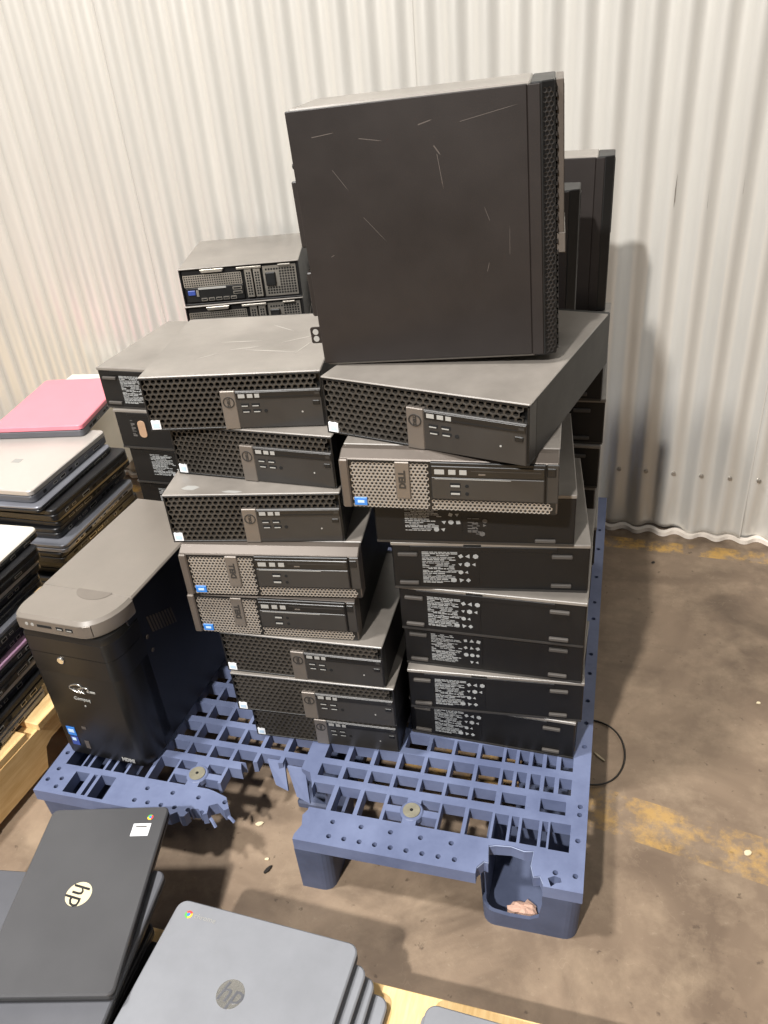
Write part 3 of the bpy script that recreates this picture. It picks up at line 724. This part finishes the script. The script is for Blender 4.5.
# front right stack: undersides face the camera, two drive fronts on top
Rs = [(0, (-.341, .277), (-.032, .267)), (0, (-.332, .253), (-.022, .272)), (1, (-.338, .271), (-.026, .271)), (0, (-.337, .257), (-.026, .257)),
      (0, (-.341, .249), (-.027, .285)), (2, (-.364, .247), (-.052, .278))]
descR = ['black desktop underside with pale label and grey feet, bottom of the front right stack',
         'black desktop underside with pale label, second from bottom of the front right stack',
         'black desktop underside with blurred dense label, third from bottom of the front right stack',
         'black desktop underside under a pale lid edge, fourth from bottom of the front right stack',
         'black desktop underside set forward to the right, fifth from bottom of the front right stack',
         'black desktop underside with scraped label, right beneath the right-hand silver-mesh desktop']
for k, (v, l, r) in enumerate(Rs):
    place(T_bot[v], 'desktop_computer', descR[k], l, r, Z0 + DZ * k, .312, 'desktops in the front right stack')
place(T_old, 'desktop_computer', 'silver-mesh-front desktop with blue sticker, second from top of the front right stack', (-.393, .197), (-.076, .214), Z0 + DZ * 6, W, 'desktops in the front right stack')
place(T_new, 'desktop_computer', 'dark honeycomb-front desktop turned askew beneath the standing tower', (-.431, .262), (-.115, .187), Z0 + DZ * 7, W, 'desktops in the front right stack', 1.37)

# second row, left: undersides peeking out behind the front left stack
zb = .0898 / DZ
for k in range(7):
    jx, jy = ((0, 0), (.01, .004), (-.008, .0), (.012, .01), (.018, .004), (.012, -.002), (-.006, .0))[k]
    lab = ['bottom', 'second lowest', 'third lowest', 'middle', 'third highest', 'second highest', 'highest'][k]
    o = T_botB[0 if k in (0, 1, 6) else (1 if k in (2, 5) else 2)].place('desktop_computer', ('black desktop with tan oval badge, %s of the stack behind the front left stack' if k == 5 else 'black desktop, %s of the stack behind the front left stack') % lab, 'computer', (-.872 + jx, .545 + jy, Z0 + .0899 * k), -2.5 + (k % 3), 'desktops in the second row left stack', (1, 1.0, .0896 / H))
# rear row, left: back panels face the camera
for k in range(8):
    lab = ['bottom', 'second lowest', 'third lowest', 'fourth lowest', 'fifth lowest', 'third highest', 'second highest', 'highest'][k]
    T_rear.place('desktop_computer', 'desktop with its back panel showing, %s of the rear left stack' % lab, 'computer', (-.893, .985 + .002 * (k % 2), Z0 + .0899 * k), 17 - 1.2 * (k % 3 == 1), 'desktops in the rear left stack', (1, 1, .0896 / H))
# rear row, right: stack behind the front right stack
for k in range(7):
    lab = ['bottom', 'second lowest', 'third lowest', 'middle', 'third highest', 'second highest', 'highest'][k]
    T_bot[0].place('desktop_computer', 'black desktop, %s of the stack behind the front right stack' % lab, 'computer', (-.185 + .004 * (k % 3), .625 + .004 * (k % 2), Z0 + DZ * k), .8 * (k % 3) - .8, 'desktops in the rear right stack')

# ------------------------------------------------------------------ standing towers
def make_tower(Wt, Dt, Ht, name, label, loc, yaw, scuffs=True, plain=False):
    # x: rear (left) to front bezel (right); y: thickness; side panel faces -y
    r = thing(name, label, 'computer', loc, yaw)
    x0, x1 = -Wt / 2, Wt / 2 - .03
    c = link('case', MB().box(x0 + .004, x1, .003, Dt, 0, Ht).mesh('case', 'case', .002), r)
    sp = MB().prism([(x0, .004), (x0, Ht - .002), (x1 - .004, Ht - .002), (x1 - .004, .004)], 0, .004, 'y').mesh('side_panel', 'tower_side', .0012)
    s = link('side_panel', sp, r)
    link('panel_lip', boxm('panel_lip', 'tower_side', x1 - .004, x1 + .012, .0005, .0045, .003, Ht - .003, .001), r)
    bz = link('bezel', MB().prism([(x1, .002), (x1 + .014, .002), (x1 + .030, .010), (x1 + .030, Dt - .004), (x1, Dt - .002)], .001, Ht - .001, 'z').mesh('bezel', 'plastic_black', .0015), r)
    if plain:
        link('optical_drive', boxm('optical_drive', 'gloss_black', x1 + .030, x1 + .031, Dt * .5, Dt * .7, Ht * .5, Ht - .012), bz)
        return r
    # front honeycomb, on the +x face
    hp = hexplate(.012, Dt - .006, .004, Ht - .006, .0085, .0028, 0, .004)
    me = hp.mesh('front_grille', 'grille_dark'); me.transform(Matrix.Translation((x1 + .0325, 0, 0)) @ Matrix.Rotation(math.pi / 2, 4, 'Z'))
    link('front_grille', me, bz)
    # chamfer grille strip on the near corner
    a = math.atan2(.008, .016)
    hp = hexplate(.0005, .0175, .004, Ht - .006, .0062, .0022, -.0006, .002)
    me = hp.mesh('corner_grille', 'grille_dark'); me.transform(Matrix.Translation((x1 + .0138, .0014, 0)) @ Matrix.Rotation(a, 4, 'Z'))
    link('corner_grille', me, bz)
    dp = link('drive_panel', MB().box(x1 + .031, x1 + .0405, Dt * .12, Dt - .006, Ht * .42, Ht - .002).mesh('drive_panel', 'strip_dark', .001), r)
    link('logo_strip', boxm('logo_strip', 'strip', x1 + .030, x1 + .042, Dt * .12 - .002, Dt - .005, Ht * .40, Ht * .475, .001), dp)
    link('optical_drive', boxm('optical_drive', 'gloss_black', x1 + .0395, x1 + .0412, Dt * .45, Dt * .6, Ht * .5, Ht - .012), dp)
    # rear details
    for z, h in ((Ht * .30, .065), (Ht * .62, .09)):
        link('rear_flange', boxm('rear_flange', 'tower_side', x0 - .011, x0 + .004, .014, .018, z - h / 2, z + h / 2, .002), r)
    hs = MB().prism(rrect(x0 - .016, x0 + .004, Ht * .10, Ht * .17, .003, 3), .004, .007, 'y').mesh('lock_tab', 'tower_side')
    ht = link('lock_tab', hs, r)
    for z in (Ht * .12, Ht * .15):
        mb = MB(); mb.cyl((x0 - .008, z), .0045, .0034, .0045, 'y', 12); link('tab_hole', mb.mesh('tab_hole', 'icon'), ht)
    mb = MB(); mb.cyl((.018, Ht * .80), .004, x0 - .006, x0 + .005, 'x', 10); link('thumb_screw', mb.mesh('thumb_screw', 'case_black', .001), r)
    if scuffs:
        rr = random.Random(5)
        for (u, v, du, dv, w) in ((.17, .78, .03, -.045, .0012), (.28, .60, .045, -.055, .0011), (.62, .80, .008, -.07, .0016), (.61, .83, .012, -.02, .003), (.82, .55, -.01, .03, .0012), (.80, .36, .006, .02, .0016), (.10, .90, .05, .004, .0022),
                                  (.55, .905, .03, .006, .003), (.72, .90, .12, .02, .0016), (.3, .88, .05, -.01, .002), (.11, .46, .008, .003, .002), (.9, .42, .002, .06, .001)):
            p = Vector((x0 + u * (x1 - x0), 0, v * Ht)); q = p + Vector((du * .5, 0, dv * .5)); nrm = Vector((-(q - p).z, 0, (q - p).x)).normalized() * w * .5
            mb = MB(); mb.add([p, q + nrm * .3, q + (q - p) * .25, q - nrm * .6, p - nrm], [(0, 1, 2, 3, 4)])
            for k in range(len(mb.v)): mb.v[k] = (mb.v[k][0], -.0001, mb.v[k][2])
            o = link('scuff_mark', mb.mesh('scuff_mark', 'scuff'), s); md = o.modifiers.new('t', 'SOLIDIFY'); md.thickness = .0002; md.offset = 0
    return r
tw = make_tower(.345, .150, .352, 'tower_computer', 'large brown-black tower standing upright on top of the front right stack', (-.264, .314, Z0 + DZ * 8 + .0068), 4.5)
tw.rotation_euler = (0, math.radians(-2.2), math.radians(4.5))
make_tower(.30, .085, .292, 'tower_computer', 'black slim computer standing upright at the back right, tallest behind the big tower', (-.185, .845, Z0 + DZ * 7 + .0004), 1.0, False, True)
make_tower(.28, .075, .268, 'tower_computer', 'black slim computer with pale top edge, standing between the two upright towers', (-.226, .665, Z0 + DZ * 7 + .0004), 2.0, False, True)

# ------------------------------------------------------------------ glossy home tower
def make_home_tower():
    r = thing('tower_computer', 'glossy black tower with taupe top at the left of the blue pallet', 'computer', (-.902, .085, Z0), -3.0)
    w, d, h = .200, .40, .358
    link('case', MB().box(-w / 2 + .006, w / 2 - .006, .06, d, .012, h - .006).mesh('case', 'navy_black', .002), r)
    # top cover with a rounded nose
    top = MB(); pts = []
    for i in range(9):
        a = math.pi * (0.5 + i / 16) ; 
    prof_ = [(d, h - .008), (d, h), (.085, h), (.085, h - .008)]
    link('top_cover', MB().prism(prof_, -w / 2 + .004, w / 2 - .004, 'x').mesh('top_cover', 'taupe_top', .003), r)
    def outg(e, rx, ry, lx, ly):
        P = [(-w / 2 + .003 + e, .086), (w / 2 - .003 - e, .086)]
        for i in range(9):
            a = math.pi / 2 * i / 8; P.append((w / 2 - .003 - rx + (rx - e) * math.cos(a), ry - (ry - e) * math.sin(a)))
        for i in range(6):
            a = math.pi / 2 * i / 5; P.append((-w / 2 + lx - (lx - e) * math.sin(a), ly - (ly - e) * math.cos(a)))
        return P
    def outf(e): return outg(e, .026, .05, .016, .03)
    def outl(e): return outg(e, .058, .082, .022, .034)
    mb = MB(); n = 17
    for e, z in ((.0015, h - .034), (0, h - .030), (0, h - .006), (.006, h)): mb.v += [(x, y, z) for x, y in outl(e)]
    for l in range(3):
        for i in range(n): mb.face([l * n + i, l * n + (i + 1) % n, (l + 1) * n + (i + 1) % n, (l + 1) * n + i])
    mb.face(list(range(n))[::-1]); mb.face([3 * n + i for i in range(n)])
    nose = link('top_nose', soften(mb.mesh('top_nose', 'taupe_top', .0)), r)
    fr = link('port_band', MB().prism([(-w / 2 + .014, -.0008), (w / 2 - .060, -.0008), (w / 2 - .048, .0008), (w / 2 - .036, .0062), (w / 2 - .040, .02), (-w / 2 + .014, .02)], h - .029, h - .0065, 'z').mesh('port_band', 'strip', .0004), r)
    for x in (-.066, -.054):
        mb = MB(); mb.cyl((x, h - .017), .0035, -.0014, .0, 'y', 12); link('audio_jack', mb.mesh('audio_jack', 'icon'), fr)
    link('card_slot', boxm('card_slot', 'void', -.044, -.014, -.0014, .001, h - .020, h - .015), fr)
    for x in (-.004, .016):
        u = link('usb_port', boxm('usb_port', 'void', x, x + .014, -.0014, .001, h - .021, h - .014), fr)
        link('usb_tongue', boxm('usb_tongue', 'icon', x + .002, x + .012, -.0018, -.001, h - .0195, h - .0175), u)
    mb = MB()
    for e, z in ((.012, 0), (.005, .008), (.003, .03), (.003, h - .046), (.007, h - .036)): mb.v += [(x, y, z) for x, y in outf(e)]
    for l in range(4):
        for i in range(n): mb.face([l * n + i, l * n + (i + 1) % n, (l + 1) * n + (i + 1) % n, (l + 1) * n + i])
    mb.face(list(range(n))[::-1]); mb.face([4 * n + i for i in range(n)])
    link('front_fascia', soften(mb.mesh('front_fascia', 'gloss_black', .0)), r)
    link('drive_flap', soften(MB().prism(outf(.0022), h - .0835, h - .048, 'z').mesh('drive_flap', 'gloss_black', .0)), r)
    fl2 = link('drive_flap', soften(MB().prism(outf(.0022), h - .130, h - .0850, 'z').mesh('drive_flap', 'gloss_black', .0)), r)
    mb = MB(); mb.cyl((-.024, h - .097), .0075, -.0005, .003, 'y', 18); link('eject_button', mb.mesh('eject_button', 'chrome_logo', .001), fl2)
    link('maker_name', text_mesh('Compaq', .0105, 'icon', '-y', 0, (-.010, .0024, h - .190), bold=.0002), r)
    # looped emblem
    for k, (cx, cz, rx, rz) in enumerate(((-.014, h - .163, .015, .0095), (.001, h - .166, .013, .007))):
        mb = MB(); mb.tube([(cx + rx * math.cos(a), .0022, cz + rz * math.sin(a) + .002 * math.sin(2 * a)) for a in [2 * math.pi * i / 22 for i in range(20 if k == 0 else 18)]], .0017, 5)
        link('emblem_loop', mb.mesh('emblem_loop', 'chrome_logo', smooth=True), r)
    mb = MB(); mb.box(.008, .026, .0022, .004, h - .169, h - .165); link('emblem_tail', mb.mesh('emblem_tail', 'icon'), r)
    mb = MB(); mb.cyl((-.008, h - .207), .002, .0022, .004, 'y', 10); link('status_light', mb.mesh('status_light', 'icon'), r)
    s1 = link('sticker', boxm('sticker', 'blue_sticker', -w / 2 + .024, -w / 2 + .043, .0022, .006, .060, .082), r)
    link('sticker_print', boxm('sticker_print', 'paleblue', -w / 2 + .027, -w / 2 + .040, .0018, .003, .068, .076), s1)
    s2 = link('sticker', boxm('sticker', 'port_blue', -w / 2 + .026, -w / 2 + .043, .0022, .006, .034, .056), r)
    link('sticker_print', boxm('sticker_print', 'paleblue', -w / 2 + .029, -w / 2 + .038, .0018, .003, .046, .053), s2)
    link('worn_print', boxm('worn_print', 'scuff', -w / 2 + .056, -w / 2 + .066, .0024, .004, .030, .050), r)
    link('worn_print', boxm('worn_print', 'scuff', -w / 2 + .062, -w / 2 + .072, .0024, .004, .084, .090), r)
    link('port_text', text_mesh('HDMI', .0115, 'icon', '-y', 0, (w / 2 - .052, .0028, .020), bold=.0006), r)
    # dark smudge half-disc on the lid, side vents
    n = 12; mb = MB(); mb.add([(.018 + .036 * math.cos(math.pi * i / n), .090 - .026 * math.sin(math.pi * i / n), h + .0003) for i in range(n + 1)], [tuple(range(n + 1))])
    o = link('lid_mark', mb.mesh('lid_mark', 'strip'), r); md = o.modifiers.new('t', 'SOLIDIFY'); md.thickness = .0004
    for k in range(9):
        y = .110 + k * .0085
        mb = MB(); z = h - .075 - .004 * k
        mb.add([(w / 2 - .0055, y, z + .012), (w / 2 - .0055, y + .004, z + .010), (w / 2 - .0055, y + .010, z - .030), (w / 2 - .0055, y + .006, z - .028)], [(0, 1, 2, 3)])
        o = link('side_vent', mb.mesh('side_vent', 'strip_dark'), r); md = o.modifiers.new('t', 'SOLIDIFY'); md.thickness = .001; md.offset = 0
    for y, z in ((.098, h - .10), (.102, h - .135)):
        mb = MB(); mb.cyl((y, z), .0045, w / 2 - .0065, w / 2 - .0045, 'x', 12); link('side_screw', mb.mesh('side_screw', 'strip_dark', .0008), r)
    for x in (-w / 2 + .03, w / 2 - .03):
        for y in (.06, d - .03):
            mb = MB(); mb.cyl((x, y), .012, .0, .013, 'z', 14); link('rubber_foot', mb.mesh('rubber_foot', 'plastic_black'), r)
    return r
make_home_tower()

# ------------------------------------------------------------------ wooden pallets
def wood_pallet(name, label, loc, yaw, lx, ly, h, nb, along='x'):
    # deck boards run along local y, stringers along local x below; origin at one corner
    r = thing(name, label, 'pallet', loc, yaw)
    bt = .018; bw = lx / nb * .84
    for k in range(nb):
        x = (k + .5) * lx / nb
        link('deck_board', boxm('deck_board', 'wood', x - bw / 2 + rnd.uniform(-.003, .003), x + bw / 2, rnd.uniform(-.006, .004), ly + rnd.uniform(-.004, .006), h - bt, h - rnd.uniform(0, .0012), .0015), r)
    if along == 'notched':
        zt_ = h - bt - .0002
        for q in (0.0, .5, 1.0):
            y = q * (ly - .045)
            P = [(0, .018), (.30, .018), (.315, .066), (.335, .074), (.505, .074), (.525, .066), (.54, .018), (.74, .018), (.755, .066), (.775, .074), (.945, .074), (.965, .066), (.98, .018), (lx, .018), (lx, zt_), (0, zt_)]
            link('stringer', MB().prism(P, y + .002, y + .042, 'y').mesh('stringer', 'wood', .001), r)
    else:
      for q in (0.0, .5, 1.0):
        y = .02 + q * (ly - .06)
        link('stringer', boxm('stringer', 'wood', 0, lx, y, y + .038, .018, h - bt - .0002, .002), r)
    for k in (0, nb // 2, nb - 1):
        x = (k + .5) * lx / nb
        link('base_board', boxm('base_board', 'wood', x - bw / 2, x + bw / 2, 0, ly, 0, .0178, .0015), r)
    return r
# left pallet, under the laptop stacks
wood_pallet('wooden_pallet', 'pale pine pallet under the laptop stacks at the far left', (-1.140, -.16, 0), 86, 1.18, 1.05, .14, 8, 'notched')
# near pallet, under the laptops at the bottom of the picture
wood_pallet('wooden_pallet', 'pine pallet at the bottom edge under the grey laptops', (.16, -1.02, 0), 89.2, .845, 1.05, .098, 6)

# ------------------------------------------------------------------ laptops
def laptop(label, loc, yaw, w, d, t, lid, side, group=None, logo=None, ports='x', r=.014, hinge=True):
    # origin: middle of the underside; w along x, d along y
    o = thing('laptop', label, 'laptop', loc, yaw, group)
    tb = t * .58
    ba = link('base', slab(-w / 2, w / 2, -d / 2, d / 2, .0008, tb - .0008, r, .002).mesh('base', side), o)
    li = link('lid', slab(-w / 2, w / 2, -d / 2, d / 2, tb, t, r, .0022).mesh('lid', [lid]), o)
    link('seam', boxm('seam', 'void', -w / 2 + .004, w / 2 - .004, -d / 2 + .004, d / 2 - .004, tb - .001, tb + .0002), ba)
    rr = random.Random(int(abs(loc[0]) * 1000 + abs(loc[1]) * 770 + loc[2] * 5000))
    if ports:
        x = w / 2 if ports == 'x' else None
        y = -d / 2 + .04
        while y < d / 2 - .05:
            pw = rr.choice((.012, .014, .016, .022, .03)); ph = min(tb * .5, rr.choice((.005, .006, .008)))
            zc = tb * .5
            mm = rr.choice(('void', 'zinc', 'zinc', 'void', 'icon'))
            p = link('port', boxm('port', mm, w / 2 - .002, w / 2 + .0006, y, y + pw, zc - ph / 2, zc + ph / 2), ba)
            if mm != 'void': link('port_opening', boxm('port_opening', 'void', w / 2 + .0002, w / 2 + .0009, y + .002, y + pw - .002, zc - ph / 2 + .0015, zc + ph / 2 - .001), p)
            y += pw + rr.choice((.008, .014, .03))
    if hinge:
        for s in (-1, 1):
            mb = MB(); mb.cyl((d / 2 - .004, tb), min(.005, t * .25), s * w * .28 - .025, s * w * .28 + .025, 'x', 10)
            link('hinge', mb.mesh('hinge', 'lap_black2', smooth=False), o)
    if logo: logo(o, li, w, d, t)
    return o
def hp_logo(parent, x, y, z, rad, rot, disc, letters):
    n = 28; mb = MB(); mb.prism([(rad * math.cos(2 * math.pi * i / n), rad * math.sin(2 * math.pi * i / n)) for i in range(n)], 0, .0004)
    o = link('round_logo', mb.mesh('round_logo', disc), parent, (x, y, z), (0, 0, math.radians(rot)))
    link('logo_letters', text_mesh('hp', rad * 1.9, letters, 'z', 0, (0, rad * .02, .0006), .0003, shear=.3, bold=.0001), o)
def chrome_logo(parent, x, y, z, rad, rot, text=True):
    o = link('browser_mark', MB().cyl((0, 0), rad * .42, 0, .0005, 'z', 16).mesh('browser_mark', 'blue'), parent, (x, y, z), (0, 0, math.radians(rot)))
    for k, c in enumerate(('red', 'green', 'yellow')):
        a0 = math.radians(30 + 120 * k); mb = MB(); P = []
        for i in range(8): a = a0 + math.radians(120) * i / 7; P.append((rad * math.cos(a), rad * math.sin(a)))
        for i in range(7, -1, -1): a = a0 + math.radians(120) * i / 7; P.append((rad * .46 * math.cos(a), rad * .46 * math.sin(a)))
        mb.prism(P, 0, .0004); link('browser_mark_segment', mb.mesh('browser_mark_segment', c), o)
    if text: link('logo_letters', text_mesh('chrome', rad * 1.9, 'icon', 'z', 0, (rad * 4.6, 0, .0004), .0002), o)

# near left: black laptop on top of others
def logo_black(o, li, w, d, t):
    hp_logo(li, 0.004, .0, t, .0205, 0, 'cream_logo', 'lap_black2')
    chrome_logo(li, -w / 2 + .022, d / 2 - .027, t, .0052, 0, False)
    lb = link('asset_label', boxm('asset_label', 'white', -w / 2 + .034, -w / 2 + .058, d / 2 - .052, d / 2 - .022, t - .0002, t + .0003), li)
    link('label_print', boxm('label_print', 'scuff', -w / 2 + .039, -w / 2 + .0415, d / 2 - .047, d / 2 - .028, t + .0002, t + .0005), lb)
    link('label_print', boxm('label_print', 'scuff', -w / 2 + .046, -w / 2 + .0475, d / 2 - .047, d / 2 - .034, t + .0002, t + .0005), lb)
# black: long axis runs in depth; text reads from far end toward camera
zz = .21
laptop('matte black laptop with cream round logo and white label, at the lower left', (-.757, -.204, zz - .019), -76.5, .312, .205, .019, 'lap_black', 'lap_black2', None, logo_black, ports=None, r=.010, hinge=False)
# beneath it
laptop('dark grey laptop lying under the black laptop with the cream logo', (-.738, -.292, zz - .019 - .0195), -83.5, .30, .212, .019, 'lap_grey_side', 'lap_black2', None, None, ports=None, hinge=False)
laptop('dark laptop sticking out at the left edge beneath the black laptop', (-.862, -.272, zz - .019 - .039), 8, .31, .212, .019, 'lap_grey_side', 'lap_black2', None, lambda o, li, w, d, t: link('logo_letters', text_mesh('chrome', .011, 'icon', 'z', 0, (-w / 2 + .085, d / 2 - .03, t + .0002), .0002), li), ports=None, hinge=False)
laptop('lowest dark laptop of the near left pile', (-.79, -.305, zz - .019 - .0585), 2, .30, .21, .019, 'lap_black2', 'lap_black2', None, None, ports=None, hinge=False)
laptop('dark laptop of the near left pile resting on the pine boards', (-.76, -.315, .0985), -1, .30, .21, .0330, 'lap_black2', 'lap_black2', None, None, ports=None, hinge=False)

def logo_grey(o, li, w, d, t):
    hp_logo(li, -.006, -.010, t, .0205, 0, 'chrome_logo', 'lap_grey_side')
    chrome_logo(li, -w / 2 + .026, d / 2 - .022, t, .0062, 0)
zt = .172; tl = .0185
gx = [(-.467, -.268, -2.2), (-.452, -.285, -3.0), (-.438, -.292, -2.0), (-.418, -.302, -3.2)]
gl = ['slate grey laptop with mirrored round logo, top of the near stack', 'slate grey laptop, second from top of the near grey stack', 'slate grey laptop, third from top of the near grey stack', 'slate grey laptop, bottom of the near grey stack on the pine boards']
for k, (x, y, a) in enumerate(gx):
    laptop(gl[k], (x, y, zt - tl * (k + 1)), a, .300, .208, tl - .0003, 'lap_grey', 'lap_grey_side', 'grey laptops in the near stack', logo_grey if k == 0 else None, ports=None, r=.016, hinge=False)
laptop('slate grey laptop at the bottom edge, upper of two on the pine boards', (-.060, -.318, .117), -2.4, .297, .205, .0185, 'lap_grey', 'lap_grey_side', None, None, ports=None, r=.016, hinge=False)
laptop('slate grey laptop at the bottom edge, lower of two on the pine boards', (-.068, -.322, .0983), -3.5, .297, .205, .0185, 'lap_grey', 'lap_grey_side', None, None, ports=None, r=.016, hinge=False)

# far left: two laptop stacks and the pink laptop
z = .1405
S1 = [('lap_black2', 'lap_black2', .034, 'thick black laptop'), ('lap_black2', 'lap_black2', .030, 'black laptop'), ('lap_black2', 'lap_black2', .032, 'black laptop'), ('lap_black2', 'lap_black2', .032, 'plain black laptop'),
      ('lap_steel', 'lap_steel', .024, 'steel grey laptop'), ('lap_black2', 'lap_black2', .030, 'black laptop'), ('lap_tan', 'lap_black2', .024, 'black laptop with tan lid rim'), ('lap_black2', 'lap_black2', .032, 'black laptop with crowded ports'),
      ('lap_steel', 'lap_black2', .018, 'thin grey-lidded laptop')]
pos = ['bottom', 'second', 'third', 'fourth', 'fifth', 'sixth', 'seventh', 'eighth', 'ninth']
for k, (a, b_, t, nm) in enumerate(S1):
    laptop('%s, %s up in the far stack beneath the silver laptop' % (nm, pos[k]), (-1.470 + .014 * math.sin(k * 2.1) + .03 * (8 - k) / 8, .745 + .05 * math.sin(k * 1.3) * .4, z), 1.5 * math.sin(k * 1.7), .33, .335, t, a, b_, 'laptops in the far left stack')
    z += t + .0004
def logo_silver(o, li, w, d, t): link('lid_badge', boxm('lid_badge', 'icon', .02, .045, -.035, -.015, t - .0002, t + .0004), li)
laptop('silver laptop on top of the far left stack, in front of the pink one', (-1.512, .745, z), 0.5, .35, .335, .034, 'lap_silver', 'lap_grey_side', None, logo_silver)
z_s1 = z
z = .1405
S2 = [('lap_steel', 'lap_steel', .026, 'steel grey laptop'), ('lap_black2', 'lap_black2', .032, 'black laptop'), ('lap_silver', 'lap_black2', .028, 'silver-lidded laptop'), ('lap_black2', 'lap_black2', .030, 'black laptop'), ('lap_lilac', 'lap_black2', .026, 'lilac-lidded laptop'),
      ('lap_black2', 'lap_black2', .030, 'black laptop'), ('lap_steel', 'lap_black2', .028, 'grey-lidded laptop'), ('lap_black2', 'lap_black2', .030, 'black laptop'), ('lap_silver', 'lap_black2', .028, 'silver-rimmed laptop'), ('lap_black2', 'lap_black2', .032, 'black laptop'), ('lap_white', 'lap_black2', .022, 'off-white-lidded laptop')]
pos2 = ['bottom', 'second', 'third', 'fourth', 'fifth', 'sixth', 'seventh', 'eighth', 'ninth', 'tenth', 'topmost']
for k, (a, b_, t, nm) in enumerate(S2):
    laptop('%s, %s up in the laptop stack at the left edge' % (nm, pos2[k]) if k < 10 else 'off-white-lidded laptop, topmost of the laptop stack at the left edge', (-1.313 - .003 * k + .006 * math.sin(k * 2.3), .085 + .017 * k + .008 * math.sin(k * 1.9), z), 1.2 * math.sin(k * 2.7), .33, .30, t, a, b_, 'laptops in the left edge stack')
    z += t + .0004
# white carton behind, with the pink laptop on it
car = thing('carton', 'white carton against the wall supporting the pink laptop', 'box', (-1.545, 1.12, .1405), 6)
link('box_body', boxm('box_body', 'carton', -.135, .02, -.16, .19, 0, .288, .002), car)
link('box_flap', boxm('box_flap', 'carton', -.134, .019, -.159, .013, .2882, .2912, .001), car)
link('box_flap', boxm('box_flap', 'carton', -.134, .019, .017, .189, .2882, .2912, .001), car)
laptop('pink-lidded laptop with dark sides on the white carton by the wall', (-1.532, 1.015, .4345), 10, .26, .34, .034, 'lap_pink', 'lap_grey_side', None, None)

# ------------------------------------------------------------------ floor litter
mb = MB(); c = Vector((0.0, .415)); 
mb.tube([(c.x + .068 * math.cos(a), c.y + .088 * math.sin(a), .004 + .0015 * math.sin(3 * a)) for a in [math.radians(-115 + 235 * i / 30) for i in range(31)]], .0020, 6)
o = link('cable_loop', mb.mesh('cable_loop', 'cable', smooth=True)); o['label'] = 'thin black cable loop on the floor beside the blue pallet'; o['category'] = 'cable'
def chip(label, x, y, l, w, h, a, mt='debris'):
    mb = MB(); rr = random.Random(int(x * 991 + y * 577))
    pts = [(l * .5 * math.cos(t) * rr.uniform(.8, 1.1), w * .5 * math.sin(t) * rr.uniform(.8, 1.1)) for t in [2 * math.pi * i / 7 for i in range(7)]]
    o = link('debris_chip', mb.prism(pts, 0, h).mesh('debris_chip', mt, h * .2), None, (x, y, .0004), (0, 0, a)); o['label'] = label; o['category'] = 'debris'
chip('pale chip on the concrete beside the worn yellow line at the right', .283, .232, .016, .012, .004, .3)
chip('pale splinter on the concrete inside the black cable loop', .018, .405, .034, .005, .003, -.7)
chip('small chip on the concrete near the right of the picture', .345, .62, .010, .007, .003, .2)
chip('tiny dark crumb on the concrete near the wall', .135, 1.12, .012, .008, .003, .8, 'cable')
chip('pale shard on the concrete under the broken front of the pallet', -.62, .11, .018, .010, .003, .5)
chip('dark shard on the concrete in the gap of the broken pallet', -.565, .02, .020, .008, .004, 1.1, 'cable')
chip('pale crumb on the concrete left of the middle pallet foot', -.575, .04, .010, .006, .003, .2)
